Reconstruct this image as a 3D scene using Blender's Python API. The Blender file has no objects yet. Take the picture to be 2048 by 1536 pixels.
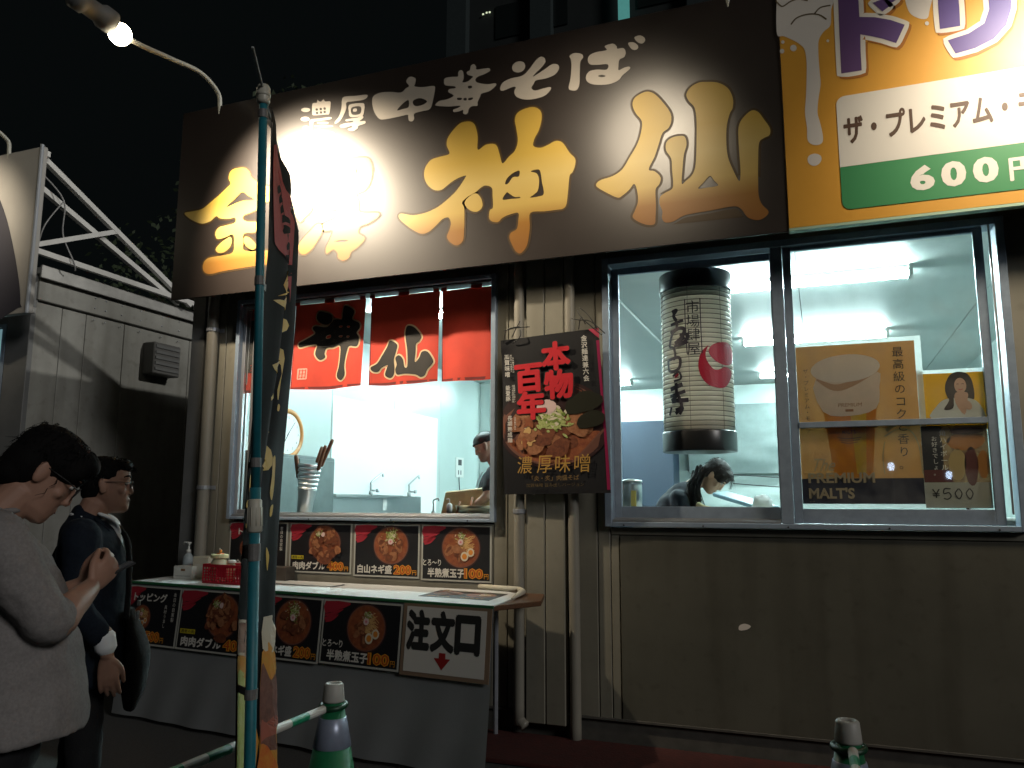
import bpy, math, random
from mathutils import Vector, Matrix, noise
from mathutils.geometry import tessellate_polygon
random.seed(7)
S = bpy.context.scene
COL = S.collection
R_ = math.radians

# ------------------------------------------------------------------ camera
F_PX, YAW, PITCH, ROLL = 1603.14, 0.366758, 0.148193, 0.003131
CAM = Vector((0.0, -5.1806, 1.5))
fw = Vector((-math.sin(YAW)*math.cos(PITCH), math.cos(YAW)*math.cos(PITCH), math.sin(PITCH)))
r0 = Vector((math.cos(YAW), math.sin(YAW), 0)); u0 = r0.cross(fw)
rt = math.cos(ROLL)*r0 + math.sin(ROLL)*u0
up = -math.sin(ROLL)*r0 + math.cos(ROLL)*u0
cd = bpy.data.cameras.new('camera'); cam = bpy.data.objects.new('camera', cd); COL.objects.link(cam)
cd.sensor_width = 36; cd.lens = F_PX/2048*36; cd.clip_start = 0.05; cd.clip_end = 500
M = Matrix((rt, up, -fw)).transposed().to_4x4(); M.translation = CAM
cam.matrix_world = M; S.camera = cam
# ------------------------------------------------------------------ world, light, exposure
W = bpy.data.worlds.new('World'); S.world = W; W.use_nodes = True
nt = W.node_tree; bg = nt.nodes['Background']
bg.inputs[0].default_value = (0.55, 0.75, 0.78, 1); bg.inputs[1].default_value = 0.0036
S.view_settings.view_transform = 'Standard'; S.view_settings.look = 'None'
S.view_settings.exposure = 0; S.view_settings.gamma = 1; S.view_settings.use_curve_mapping = False
S.cycles.use_denoising = True
S.cycles.max_bounces = 6; S.cycles.diffuse_bounces = 3; S.cycles.glossy_bounces = 3
S.cycles.transparent_max_bounces = 12; S.cycles.sample_clamp_indirect = 4
S.cycles.caustics_reflective = False; S.cycles.caustics_refractive = False
def standin_lamp():     # added unseen stand-in for fairground lights: rakes over the side of the next unit
    l = bpy.data.lights.new('unseen_standin_spot', 'SPOT'); l.energy = 1600; l.shadow_soft_size = .10; l.color = (1, .97, .9); l.spot_size = R_(34); l.spot_blend = .5
    o = bpy.data.objects.new('unseen_standin_spot', l); COL.objects.link(o); o.location = (4.1, 3.5, 8.6)
    o.rotation_euler = (Vector((4.1, 3.5, 8.6))-Vector((-6.7, 1.2, 3.3))).to_track_quat('Z', 'Y').to_euler()
standin_lamp()
sl = bpy.data.lights.new('sun', 'SUN'); sl.energy = .64; sl.angle = R_(12); sl.color = (1, .98, .95)   # soft glow of the fairground on the right
so_ = bpy.data.objects.new('sun', sl); COL.objects.link(so_); so_.rotation_euler = Vector((.82, -.42, .40)).to_track_quat('Z', 'Y').to_euler()

# ------------------------------------------------------------------ projection helpers (measuring the photograph)
def ray(px, py): return fw*F_PX + rt*(px-1024) - up*(py-768)
def pp(px, py, y=0.0):
    d = ray(px, py); return CAM + d*((y-CAM.y)/d.y)
def px_x(px, py, x):
    d = ray(px, py); return CAM + d*((x-CAM.x)/d.x)
def pz(px, py, z):
    d = ray(px, py); return CAM + d*((z-CAM.z)/d.z)
def proj(p):
    v = Vector(p)-CAM; z = v.dot(fw); return 1024+F_PX*v.dot(rt)/z, 768-F_PX*v.dot(up)/z

# ------------------------------------------------------------------ materials
MATS = {}
def mat(name, c, rough=.6, metal=0, var=0, vscale=8, bump=0, bscale=60, trans=0, emit=0, spec=.5, c2=None, detail=6, stretch=None, coat=0, coat_r=.15, coat_ior=1.5, streak=0):
    if name in MATS: return MATS[name]
    m = bpy.data.materials.new(name); m.use_nodes = True; n = m.node_tree.nodes; L = m.node_tree.links
    b = n['Principled BSDF']; out = n['Material Output']
    col = (c[0], c[1], c[2], 1)
    b.inputs['Base Color'].default_value = col; b.inputs['Roughness'].default_value = rough
    b.inputs['Metallic'].default_value = metal; b.inputs['Specular IOR Level'].default_value = spec
    if coat: b.inputs['Coat Weight'].default_value = coat; b.inputs['Coat Roughness'].default_value = coat_r; b.inputs['Coat IOR'].default_value = coat_ior
    tc = n.new('ShaderNodeTexCoord')
    src = tc.outputs['Object']
    if stretch:
        mp = n.new('ShaderNodeMapping'); mp.inputs['Scale'].default_value = stretch; L.new(src, mp.inputs[0]); src = mp.outputs[0]
    if var or c2:
        t = n.new('ShaderNodeTexNoise'); t.inputs['Scale'].default_value = vscale; t.inputs['Detail'].default_value = detail
        t.inputs['Roughness'].default_value = .65; L.new(src, t.inputs['Vector'])
        rp = n.new('ShaderNodeValToRGB'); L.new(t.outputs['Fac'], rp.inputs[0])
        rp.color_ramp.elements[0].position = .32; rp.color_ramp.elements[1].position = .68
        a = c2 if c2 else tuple(x*(1-var) for x in c); z = c if c2 else tuple(min(1, x*(1+var)) for x in c)
        rp.color_ramp.elements[0].color = (*a, 1); rp.color_ramp.elements[1].color = (*z, 1)
        L.new(rp.outputs[0], b.inputs['Base Color']); csock = rp.outputs[0]
        if rough > .15 and not trans:
            mr = n.new('ShaderNodeMapRange'); mr.inputs[3].default_value = max(0.05, rough-.07); mr.inputs[4].default_value = min(1, rough+.07)
            L.new(t.outputs['Fac'], mr.inputs[0]); L.new(mr.outputs[0], b.inputs['Roughness'])
    else: csock = None
    if streak and csock:        # run-off streaks and splash specks
        for sc_, lo, hi, k_ in (((5, 5, .45), .46, .72, streak), ((9, 9, 9), .60, .74, streak*.8)):
            mp2 = n.new('ShaderNodeMapping'); mp2.inputs['Scale'].default_value = sc_; L.new(tc.outputs['Object'], mp2.inputs[0])
            t3 = n.new('ShaderNodeTexNoise'); t3.inputs['Scale'].default_value = 1.6; t3.inputs['Detail'].default_value = 3.5; t3.inputs['Roughness'].default_value = .4; L.new(mp2.outputs[0], t3.inputs['Vector'])
            mr3 = n.new('ShaderNodeMapRange'); mr3.inputs[1].default_value = lo; mr3.inputs[2].default_value = hi; mr3.inputs[3].default_value = 0; mr3.inputs[4].default_value = k_; L.new(t3.outputs['Fac'], mr3.inputs[0])
            mm = n.new('ShaderNodeMix'); mm.data_type = 'RGBA'; mm.blend_type = 'MULTIPLY'; L.new(mr3.outputs[0], mm.inputs['Factor']); L.new(csock, mm.inputs['A']); mm.inputs['B'].default_value = (.38, .34, .28, 1)
            csock = mm.outputs['Result']
        L.new(csock, b.inputs['Base Color'])
    if bump:
        t2 = n.new('ShaderNodeTexNoise'); t2.inputs['Scale'].default_value = bscale; t2.inputs['Detail'].default_value = 4
        L.new(src, t2.inputs['Vector'])
        bp = n.new('ShaderNodeBump'); bp.inputs['Strength'].default_value = bump; bp.inputs['Distance'].default_value = .01
        L.new(t2.outputs['Fac'], bp.inputs['Height']); L.new(bp.outputs[0], b.inputs['Normal'])
    if trans:
        tr = n.new('ShaderNodeBsdfTranslucent'); tr.inputs[0].default_value = col
        if csock: L.new(csock, tr.inputs[0])
        mx = n.new('ShaderNodeMixShader'); mx.inputs[0].default_value = trans
        L.new(b.outputs[0], mx.inputs[1]); L.new(tr.outputs[0], mx.inputs[2]); L.new(mx.outputs[0], out.inputs[0])
    if emit:
        b.inputs['Emission Color'].default_value = col; b.inputs['Emission Strength'].default_value = emit
    MATS[name] = m; return m
def glass_mat(name='window_glass', tint=(.96, .98, .98), refl=1.0):
    if name in MATS: return MATS[name]
    m = bpy.data.materials.new(name); m.use_nodes = True; n = m.node_tree.nodes; L = m.node_tree.links
    n.remove(n['Principled BSDF']); out = n['Material Output']
    t = n.new('ShaderNodeBsdfTransparent'); t.inputs[0].default_value = (*tint, 1)
    g = n.new('ShaderNodeBsdfGlossy'); g.inputs['Roughness'].default_value = .02
    lw = n.new('ShaderNodeLayerWeight'); pw = n.new('ShaderNodeMath'); pw.operation = 'POWER'; pw.inputs[1].default_value = 5; L.new(lw.outputs['Facing'], pw.inputs[0])
    fr = n.new('ShaderNodeMath'); fr.operation = 'MULTIPLY_ADD'; fr.inputs[1].default_value = .9; fr.inputs[2].default_value = .045; L.new(pw.outputs[0], fr.inputs[0])
    mx = n.new('ShaderNodeMixShader'); L.new(fr.outputs[0], mx.inputs[0]); L.new(t.outputs[0], mx.inputs[1]); L.new(g.outputs[0], mx.inputs[2])
    df = n.new('ShaderNodeBsdfDiffuse'); df.inputs[0].default_value = (.7, .7, .68, 1); ns = n.new('ShaderNodeTexNoise'); ns.inputs['Scale'].default_value = 5; ns.inputs['Detail'].default_value = 6
    tcn = n.new('ShaderNodeTexCoord'); L.new(tcn.outputs['Object'], ns.inputs['Vector']); rg = n.new('ShaderNodeMapRange'); rg.inputs[1].default_value = .45; rg.inputs[2].default_value = .8; rg.inputs[3].default_value = .012; rg.inputs[4].default_value = .09; L.new(ns.outputs['Fac'], rg.inputs[0])
    m2 = n.new('ShaderNodeMixShader'); L.new(rg.outputs[0], m2.inputs[0]); L.new(mx.outputs[0], m2.inputs[1]); L.new(df.outputs[0], m2.inputs[2])
    L.new(m2.outputs[0], out.inputs[0]); MATS[name] = m; return m
def grad_mat(name, stops, z0, z1, rough=.4, axis='Z', var=.06):
    """printed colour gradient along an object axis between two heights"""
    if name in MATS: return MATS[name]
    m = mat(name, stops[0][1], rough); n = m.node_tree.nodes; L = m.node_tree.links; b = n['Principled BSDF']
    g = n.new('ShaderNodeNewGeometry'); sx = n.new('ShaderNodeSeparateXYZ'); L.new(g.outputs['Position'], sx.inputs[0])
    mr = n.new('ShaderNodeMapRange'); mr.inputs[1].default_value = z0; mr.inputs[2].default_value = z1
    L.new(sx.outputs[axis], mr.inputs[0]); rp = n.new('ShaderNodeValToRGB'); L.new(mr.outputs[0], rp.inputs[0])
    e = rp.color_ramp.elements
    while len(e) < len(stops): e.new(.5)
    for i, (p, c) in enumerate(stops): e[i].position = p; e[i].color = (*c, 1)
    L.new(rp.outputs[0], b.inputs['Base Color']); return m

# ------------------------------------------------------------------ mesh builder
def spline(pts, n=5, closed=True):
    out = []; N = len(pts)
    rng = range(N) if closed else range(N-1)
    for i in rng:
        g = lambda k: Vector(pts[k % N]) if closed else Vector(pts[max(0, min(N-1, k))])
        a, b, c, d = g(i-1), g(i), g(i+1), g(i+2)
        for j in range(n):
            t = j/n
            out.append(.5*((2*b)+(c-a)*t+(2*a-5*b+4*c-d)*t*t+(3*b-a-3*c+d)*t**3))
    if not closed: out.append(Vector(pts[-1]))
    return out
class Frame:
    def __init__(s, o, r=(1, 0, 0), u=(0, 0, 1)):
        s.o = Vector(o); s.r = Vector(r).normalized(); s.u = Vector(u).normalized(); s.n = s.r.cross(s.u)
    def __call__(s, a, b, c=0): return s.o + s.r*a + s.u*b + s.n*c
def wall(y): return Frame((0, y, 0))          # front-facing plane at y; local a = x, b = z, c towards the viewer
TXT = {}
def text_mesh(body, bold=0, res=3):
    k = (body, bold, res)
    if k in TXT: return TXT[k]
    c = bpy.data.curves.new('t', 'FONT'); c.body = body; c.offset = bold; c.resolution_u = res; c.fill_mode = 'FRONT'
    c.align_x = 'LEFT'
    o = bpy.data.objects.new('t', c); COL.objects.link(o)
    dg = bpy.context.evaluated_depsgraph_get(); e = o.evaluated_get(dg); m = e.to_mesh()
    V = [(v.co.x, v.co.y) for v in m.vertices]; Fc = [tuple(p.vertices) for p in m.polygons]
    e.to_mesh_clear(); bpy.data.objects.remove(o); bpy.data.curves.remove(c)
    if V:
        x0 = min(v[0] for v in V); x1 = max(v[0] for v in V); y0 = min(v[1] for v in V); y1 = max(v[1] for v in V)
    else: x0 = x1 = y0 = y1 = 0
    TXT[k] = (V, Fc, x0, x1, y0, y1); return TXT[k]
class MB:
    def __init__(s, T=None): s.v = []; s.f = []; s.m = []; s.mats = []; s.T = T
    def mi(s, m):
        if m is None: return 0
        if m not in s.mats: s.mats.append(m)
        return s.mats.index(m)
    def add(s, vs, fs, m=None):
        b = len(s.v); k = s.mi(m)
        if s.T: vs = [s.T @ Vector(p) for p in vs]
        s.v += [tuple(p) for p in vs]; s.f += [tuple(b+i for i in f) for f in fs]; s.m += [k]*len(fs); return s
    def box(s, x0, x1, y0, y1, z0, z1, m=None):
        vs = [(x, y, z) for x in (x0, x1) for y in (y0, y1) for z in (z0, z1)]
        return s.add(vs, [(0, 1, 3, 2), (4, 6, 7, 5), (0, 4, 5, 1), (2, 3, 7, 6), (0, 2, 6, 4), (1, 5, 7, 3)], m)
    def fbox(s, fr, a0, a1, b0, b1, c0, c1, m=None):
        vs = [fr(x, z, y) for x in (a0, a1) for y in (c1, c0) for z in (b0, b1)]
        return s.add(vs, [(0, 1, 3, 2), (4, 6, 7, 5), (0, 4, 5, 1), (2, 3, 7, 6), (0, 2, 6, 4), (1, 5, 7, 3)], m)
    def tube(s, pts, r, n=10, m=None, cap=True):
        pts = [Vector(p) for p in pts]; rr = r if isinstance(r, (list, tuple)) else [r]*len(pts)
        vs = []; prev = None
        for i, p in enumerate(pts):
            t = (pts[min(i+1, len(pts)-1)]-pts[max(i-1, 0)]).normalized()
            if prev is None: a = t.orthogonal().normalized()
            else: a = (prev - t*prev.dot(t)).normalized()
            prev = a; b = t.cross(a)
            for k in range(n):
                w = 2*math.pi*k/n; vs.append(p+(a*math.cos(w)+b*math.sin(w))*rr[i])
        fs = [(i*n+k, i*n+(k+1) % n, (i+1)*n+(k+1) % n, (i+1)*n+k) for i in range(len(pts)-1) for k in range(n)]
        if cap: fs += [tuple(range(n-1, -1, -1)), tuple((len(pts)-1)*n+k for k in range(n))]
        return s.add(vs, fs, m)
    def bar(s, a, b, w, h, m=None):
        a, b = Vector(a), Vector(b); t = (b-a).normalized(); q = t.cross(Vector((0, 0, 1)))
        if q.length < .01: q = Vector((1, 0, 0))
        q.normalize(); k = q.cross(t)
        vs = [p+q*(i*w/2)+k*(j*h/2) for p in (a, b) for i in (-1, 1) for j in (-1, 1)]
        return s.add(vs, [(0, 1, 3, 2), (4, 6, 7, 5), (0, 4, 5, 1), (2, 3, 7, 6), (0, 2, 6, 4), (1, 5, 7, 3)], m)
    def lathe(s, c, prof, n=24, axis=(0, 0, 1), m=None):
        c = Vector(c); ax = Vector(axis).normalized(); a = ax.orthogonal().normalized(); b = ax.cross(a)
        vs = [c+ax*h+(a*math.cos(2*math.pi*k/n)+b*math.sin(2*math.pi*k/n))*r for r, h in prof for k in range(n)]
        fs = [(i*n+k, i*n+(k+1) % n, (i+1)*n+(k+1) % n, (i+1)*n+k) for i in range(len(prof)-1) for k in range(n)]
        fs += [tuple(range(n-1, -1, -1)), tuple((len(prof)-1)*n+k for k in range(n))]
        return s.add(vs, fs, m)
    def rings(s, rings, m=None):
        """rings: list of equal-length vertex loops"""
        n = len(rings[0]); vs = [p for r in rings for p in r]
        fs = [(i*n+k, i*n+(k+1) % n, (i+1)*n+(k+1) % n, (i+1)*n+k) for i in range(len(rings)-1) for k in range(n)]
        fs += [tuple(range(n-1, -1, -1)), tuple((len(rings)-1)*n+k for k in range(n))]
        return s.add(vs, fs, m)
    def limb(s, pts, radii, m=None, n=14, side=None, e0=.45, o0=.75):
        """tapered limb through joints with rounded ends; radii: r or (r_side, r_other)"""
        pts = [Vector(p) for p in pts]; rad = [(r, r) if not isinstance(r, tuple) else r for r in radii]
        P = spline([tuple(p) for p in pts], 4, closed=False); Rr = spline([(a, b, 0) for a, b in rad], 4, closed=False)
        rs = []; prev = None; N = len(P)
        t0 = (P[1]-P[0]).normalized(); t1 = (P[-1]-P[-2]).normalized()
        seq = [(P[0]-t0*Rr[0][0]*o0, (Rr[0][0]*e0, Rr[0][1]*e0))] + [(P[i], (Rr[i][0], Rr[i][1])) for i in range(N)] + [(P[-1]+t1*Rr[-1][0]*.75, (Rr[-1][0]*.45, Rr[-1][1]*.45))]
        for i, (p, r) in enumerate(seq):
            t = (seq[min(i+1, len(seq)-1)][0]-seq[max(i-1, 0)][0]).normalized()
            if prev is None:
                a = Vector(side) if side else t.orthogonal()
                a = (a-t*a.dot(t)).normalized()
            else: a = (prev-t*prev.dot(t)).normalized()
            prev = a; b = t.cross(a)
            rs.append([p+a*math.cos(2*math.pi*k/n)*r[0]+b*math.sin(2*math.pi*k/n)*r[1] for k in range(n)])
        return s.rings(rs, m)
    def ball(s, c, r, m=None, n=14, rot=None):
        c = Vector(c); r = r if isinstance(r, tuple) else (r, r, r); rs = []
        for i in range(1, n//2+4):
            ph = math.pi*i/(n//2+4)
            ring = [Vector((r[0]*math.sin(ph)*math.cos(2*math.pi*k/n), r[1]*math.sin(ph)*math.sin(2*math.pi*k/n), r[2]*math.cos(ph))) for k in range(n)]
            rs.append([c+(rot @ q if rot else q) for q in ring])
        return s.rings(rs[::-1], m)
    def poly(s, fr, outer, holes=(), c=0, m=None):
        loops = [[Vector((p[0], p[1], 0)) for p in outer]]+[[Vector((p[0], p[1], 0)) for p in h] for h in holes]
        tr = tessellate_polygon(loops); flat = [p for l in loops for p in l]
        vs = [fr(p.x, p.y, c) for p in flat]
        fs = []
        for t in tr:
            a, b, d = (flat[i] for i in t)
            fs.append(tuple(t) if (b-a).cross(d-a).z > 0 else tuple(t[::-1]))
        return s.add(vs, fs, m)
    def fpoly(s, fr, outer, holes=(), c=0, m=None, step=.05):
        """polygon cut into small triangles so that it follows a curved sheet"""
        loops = [[Vector((p[0], p[1], 0)) for p in outer]]+[[Vector((p[0], p[1], 0)) for p in h] for h in holes]
        flat = [p for l in loops for p in l]
        return s.fine(fr, [[flat[i] for i in t] for t in tessellate_polygon(loops)], c, m, step)
    def fine(s, fr, tris, c, m, step=.05):
        st = tris
        for _ in range(6):
            ns = []
            for A_, B_, C_ in st:
                l = [(B_-C_).length, (C_-A_).length, (A_-B_).length]; k = l.index(max(l))
                if l[k] < step: ns.append([A_, B_, C_]); continue
                P, Q, R = ((A_, B_, C_), (B_, C_, A_), (C_, A_, B_))[k]; mid = (Q+R)/2; ns += [[P, Q, mid], [P, mid, R]]
            st = ns
        idx = {}; vs = []; fs = []
        for t in st:
            f = []
            for p in t:
                q = (round(p.x, 5), round(p.y, 5))
                if q not in idx: idx[q] = len(vs); vs.append(fr(p.x, p.y, c))
                f.append(idx[q])
            fs.append(tuple(f))
        return s.add(vs, fs, m)
    def disc(s, fr, a, b, ra, rb=None, c=0, m=None, n=40, rot=0, wob=0, seed=0):
        rb = rb or ra; pts = []
        rn = random.Random(seed); ph = [rn.uniform(0, 6.28) for _ in range(3)]
        for k in range(n):
            w = 2*math.pi*k/n; q = 1+wob*(math.sin(2*w+ph[0])+.6*math.sin(3*w+ph[1])+.4*math.sin(5*w+ph[2]))
            x, y = ra*q*math.cos(w), rb*q*math.sin(w)
            pts.append((a+x*math.cos(rot)-y*math.sin(rot), b+x*math.sin(rot)+y*math.cos(rot)))
        base = [fr(p[0], p[1], c) for p in pts]
        return s.add(base, [tuple(range(n))], m)
    def quad(s, fr, a0, a1, b0, b1, c=0, m=None):
        return s.add([fr(a0, b0, c), fr(a1, b0, c), fr(a1, b1, c), fr(a0, b1, c)], [(0, 1, 2, 3)], m)
    def stroke(s, fr, pts, w, c=0, m=None, n=5):
        """brush stroke ribbon; w: width or list of widths"""
        P = spline([(p[0], p[1], 0) for p in pts], n, closed=False)
        ws = w if isinstance(w, (list, tuple)) else [w]*len(pts)
        Wd = spline([(x, 0, 0) for x in ws], n, closed=False); vs = []
        for i, p in enumerate(P):
            t = (P[min(i+1, len(P)-1)]-P[max(i-1, 0)]).normalized(); q = Vector((-t.y, t.x, 0))*Wd[i].x/2
            vs += [fr(*(p+q).xy, c), fr(*(p-q).xy, c)]
        return s.add(vs, [(2*i+1, 2*i+3, 2*i+2, 2*i) for i in range(len(P)-1)], m)
    def text(s, body, fr, a, b, h, w=None, bold=0, c=0, m=None, res=3, skew=0, anchor='l', warp=None):
        """text whose glyph box is h high (and w wide if given), lower-left at (a, b)"""
        offs = [(0, 0)]
        if bold > .012 and any(ord(ch) > 0x2e80 for ch in body): offs = [(0, 0)]+[(bold*math.cos(t*math.pi/4), bold*math.sin(t*math.pi/4)) for t in range(8)]; bold = 0
        V, Fc, x0, x1, y0, y1 = text_mesh(body, bold, res)
        if not V: return s
        sy = h/(y1-y0); sx = (w/(x1-x0)) if w else sy
        if anchor == 'c': a -= sx*(x1-x0)/2
        f = warp or fr
        for k, (ox, oy) in enumerate(offs):
            s.add([f(a+(x+ox-x0)*sx+skew*(y-y0)*sy, b+(y+oy-y0)*sy, c+k*.00004) for x, y in V], Fc, m)
        return s
    def vtext(s, body, fr, a, b, h, gap=.12, bold=0, c=0, m=None, res=2, w=None):
        """vertical column of characters, top centre at (a, b), character size h"""
        for ch in body:
            if ch != ' ':
                V, Fc, x0, x1, y0, y1 = text_mesh(ch, bold, res)
                if V:
                    k = h/.95; q = (w or h)/.95
                    s.add([fr(a+(x-.5)*q, b-h+(y+.1)*k, c) for x, y in V], Fc, m)
            b -= h*(1+gap)
        return s
def desc(root):
    while root.parent: root = root.parent
    return root
def part(name, mb, m=None, parent=None, smooth=False, bevel=0, label=None, loc=None, remesh=0, relax=0, disp=0, dscale=.2, segs=1, kind=None):
    org = Vector((0, 0, 0))
    if parent: org = Vector(desc(parent)['org'])
    elif loc is not None: org = Vector(loc)
    me = bpy.data.meshes.new(name); me.from_pydata([tuple(Vector(p)-org) for p in mb.v], [], mb.f)
    mats = mb.mats or []
    if m: me.materials.append(m)
    else:
        for x in mats: me.materials.append(x)
        me.polygons.foreach_set('material_index', mb.m)
    if smooth: me.polygons.foreach_set('use_smooth', [True]*len(me.polygons))
    o = bpy.data.objects.new(name, me); COL.objects.link(o)
    if parent: o.parent = parent
    else: o.location = org; o['org'] = tuple(org)
    if bevel:
        b = o.modifiers.new('b', 'BEVEL'); b.width = bevel; b.segments = segs; b.limit_method = 'ANGLE'
    if remesh:
        r = o.modifiers.new('r', 'REMESH'); r.mode = 'VOXEL'; r.voxel_size = remesh; r.use_smooth_shade = True
    if relax:
        q = o.modifiers.new('s', 'SMOOTH'); q.iterations = relax; q.factor = .5
    if disp:
        tx = bpy.data.textures.new('folds', 'CLOUDS'); tx.noise_scale = dscale; tx.noise_depth = 2
        d = o.modifiers.new('d', 'DISPLACE'); d.texture = tx; d.strength = disp; d.mid_level = .5
    if label: o['label'] = label
    if kind: o['kind'] = kind
    me.update(); return o
def tag(o, label, cat, group=None):
    o['label'] = label; o['category'] = cat
    if group: o['group'] = group
    return o
def thing(name, label, cat, loc, group=None):
    o = bpy.data.objects.new(name, None); COL.objects.link(o); o.location = loc; o['org'] = tuple(loc); o.empty_display_size = .1
    return tag(o, label, cat, group)
def struct(name, mb, m=None, **k):
    o = part(name, mb, m, **k); o['kind'] = 'structure'; return o
def cp(root, loc, label):
    c = root.copy(); COL.objects.link(c); c.location = loc; c['label'] = label; c['org'] = tuple(loc)
    for ch in list(root.children):
        d = ch.copy(); COL.objects.link(d); d.parent = c
        for g in list(ch.children):
            e = g.copy(); COL.objects.link(e); e.parent = d
    return c

# common materials
cladding = mat('beige_cladding', (.205, .195, .158), .45, var=.13, vscale=1.6, bump=.10, bscale=5, detail=5, streak=.22)
clad_dark = mat('grey_cladding', (.16, .165, .165), .5, var=.1, vscale=5)
alum = mat('aluminium', (.36, .38, .42), .38, metal=.5, var=.08, vscale=20)
alum_l = mat('light_aluminium', (.55, .56, .58), .35, metal=.8)
black = mat('black_paint', (.02, .02, .02), .5)
gap_m = mat('dark_joint', (.02, .02, .018), .9)
steel = mat('stainless', (.52, .55, .55), .36, metal=1, var=.05, vscale=1.5)
whitep = mat('white_paper', (.75, .75, .73), .7, trans=.2)
# ================================================================== SETTING
YB = -0.27                                   # front face of the sign boards
asphalt = mat('asphalt', (.045, .045, .045), .9, var=.3, vscale=60, bump=.6, bscale=200)
g = MB(); g.quad(Frame((0, 0, 0), (1, 0, 0), (0, 1, 0)), -150, 150, -60, 200)
struct('ground', g, asphalt)
# ---- ramen stall unit: one building, parts below
stall = thing('stall_building', 'beige prefabricated ramen stall unit with two lit windows and ribbed centre strip', 'building', (-1.7, 0, 0))
X0, X1, ZT, YBK = -4.84, 1.95, 3.62, 7.4
T_ = .06
def panel(x0, x1, z0, z1, y0=0.0, y1=T_, m=cladding, name='wall_panel', bev=.004):
    b = MB(); b.box(x0+.003, x1-.003, y0, y1, z0+.002, z1-.002); return part(name, b, m, stall, bevel=bev)
# dark backing seen in the joints
b = MB()
for (x0, x1, z0, z1) in ((X0+.01, -4.33, .16, ZT), (-2.12, -1.30, .16, ZT), (-4.33, -2.12, .16, 1.37), (-1.30, 1.03, .16, 1.35), (-4.33, -2.12, 3.11, ZT), (-1.30, 1.03, 3.12, ZT), (1.03, X1, .16, ZT)):
    b.box(x0, x1, T_-.02, T_+.02, z0, z1)
part('wall_core', b, gap_m, stall)
panel(X0, -4.70, 0, ZT, -.03, .09, clad_dark, 'corner_post')
panel(-4.70, -4.50, .16, ZT); panel(-4.50, -4.33, .16, ZT)
for x0, x1 in ((-2.12, -2.017), (-2.017, -1.865), (-1.587, -1.386), (-1.386, -1.30)): panel(x0, x1, .16, ZT)
for x0, x1 in ((-1.865, -1.726), (-1.726, -1.587)): panel(x0, x1, .10, ZT, -.07, .0, bev=.006)
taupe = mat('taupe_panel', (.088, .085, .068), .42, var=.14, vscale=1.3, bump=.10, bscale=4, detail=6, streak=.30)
panel(-4.33, -2.12, .16, 1.36)
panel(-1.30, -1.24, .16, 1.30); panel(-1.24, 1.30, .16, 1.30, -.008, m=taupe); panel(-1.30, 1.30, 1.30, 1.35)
panel(1.30, X1, .16, ZT, 0); panel(1.03, 1.30, 1.35, ZT, 0)
panel(-4.33, -2.12, 3.11, ZT); panel(-1.30, 1.03, 3.12, ZT)
b = MB(); b.box(X0, X1, .01, .12, 0.0, .155); b.box(X0, X1, -.012, .02, .150, .168); part('base_rail', b, mat('base_rail', (.07, .066, .058), .7, var=.2, vscale=12), stall, bevel=.003)
# outer shell: side walls, back, roof, floor
b = MB(); b.box(X0, X0+.06, .09, YBK+.06, 0, ZT); part('side_wall', b, clad_dark, stall)
b = MB(); b.box(X1-.06, X1, .09, YBK+.06, 0, ZT); part('side_wall', b, clad_dark, stall)
b = MB(); b.box(X0-.03, X1+.03, -.05, YBK+.1, ZT, ZT+.08); part('roof', b, mat('roof_sheet', (.2, .2, .2), .5, metal=.5), stall)
inner = mat('inner_wall', (.42, .50, .48), .32, var=.03, vscale=2)
b = MB(); b.box(X0+.06, X1-.06, .09, YBK, .35, .42); part('floor', b, mat('floor_sheet', (.2, .22, .22), .5, var=.2), stall)
# inside wall lining, panel by panel
ys = (.09, .6, 1.93, 3.25, 4.5, 5.85, 7.3)
for a_, c_ in zip(ys[:-1], ys[1:]):
    b = MB(); b.box(X0+.065, X0+.09, a_+.003, c_-.003, .42, 3.30); part('inner_wall_panel', b, inner, stall, bevel=.003)
b = MB(); b.box(X0+.092, -4.50, 5.85, 6.15, .42, 3.30); b.box(-4.50, -4.47, 5.9, 5.95, .42, 3.3); part('pilaster', b, inner, stall, bevel=.004)
for a_, c_ in ((-4.70, -3.3), (-3.3, -1.9)):
    b = MB(); b.box(a_, c_, YBK-.06, YBK-.02, .42, 3.3); part('inner_wall_panel', b, inner, stall, bevel=.003)
b = MB(); b.box(X1-.09, X1-.065, .09, YBK, .42, 3.3); part('inner_wall_panel', b, inner, stall)
b = MB(); b.box(-1.9, X1-.1, YBK-.06, YBK-.02, 3.0, 3.3); b.box(-1.9, X1-.1, YBK-.06, YBK-.02, .42, 1.2)
b.box(-1.30, -1.22, YBK-.1, YBK-.05, 1.2, 3.0); b.box(.6, .68, YBK-.1, YBK-.05, 1.2, 3.0); part('back_window_frame', b, inner, stall, bevel=.004)
ceil_m = mat('ceiling_sheet', (.62, .66, .64), .5, var=.03, vscale=3)
for a_, c_ in ((-4.75, -3.4), (-3.4, -1.82), (-1.60, -.1), (-.1, 1.38), (1.38, 1.88)):
    b = MB(); b.box(a_+.004, c_-.004, .09, YBK, 3.30, 3.34); part('ceiling_panel', b, ceil_m, stall)
b = MB(); b.box(-1.815, -1.605, .09, YBK, 3.285, 3.34); part('ceiling_beam', b, ceil_m, stall, bevel=.004)
b = MB(); b.box(-4.77, 1.88, .09, YBK, 3.345, 3.36); part('ceiling_backing', b, gap_m, stall)
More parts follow.
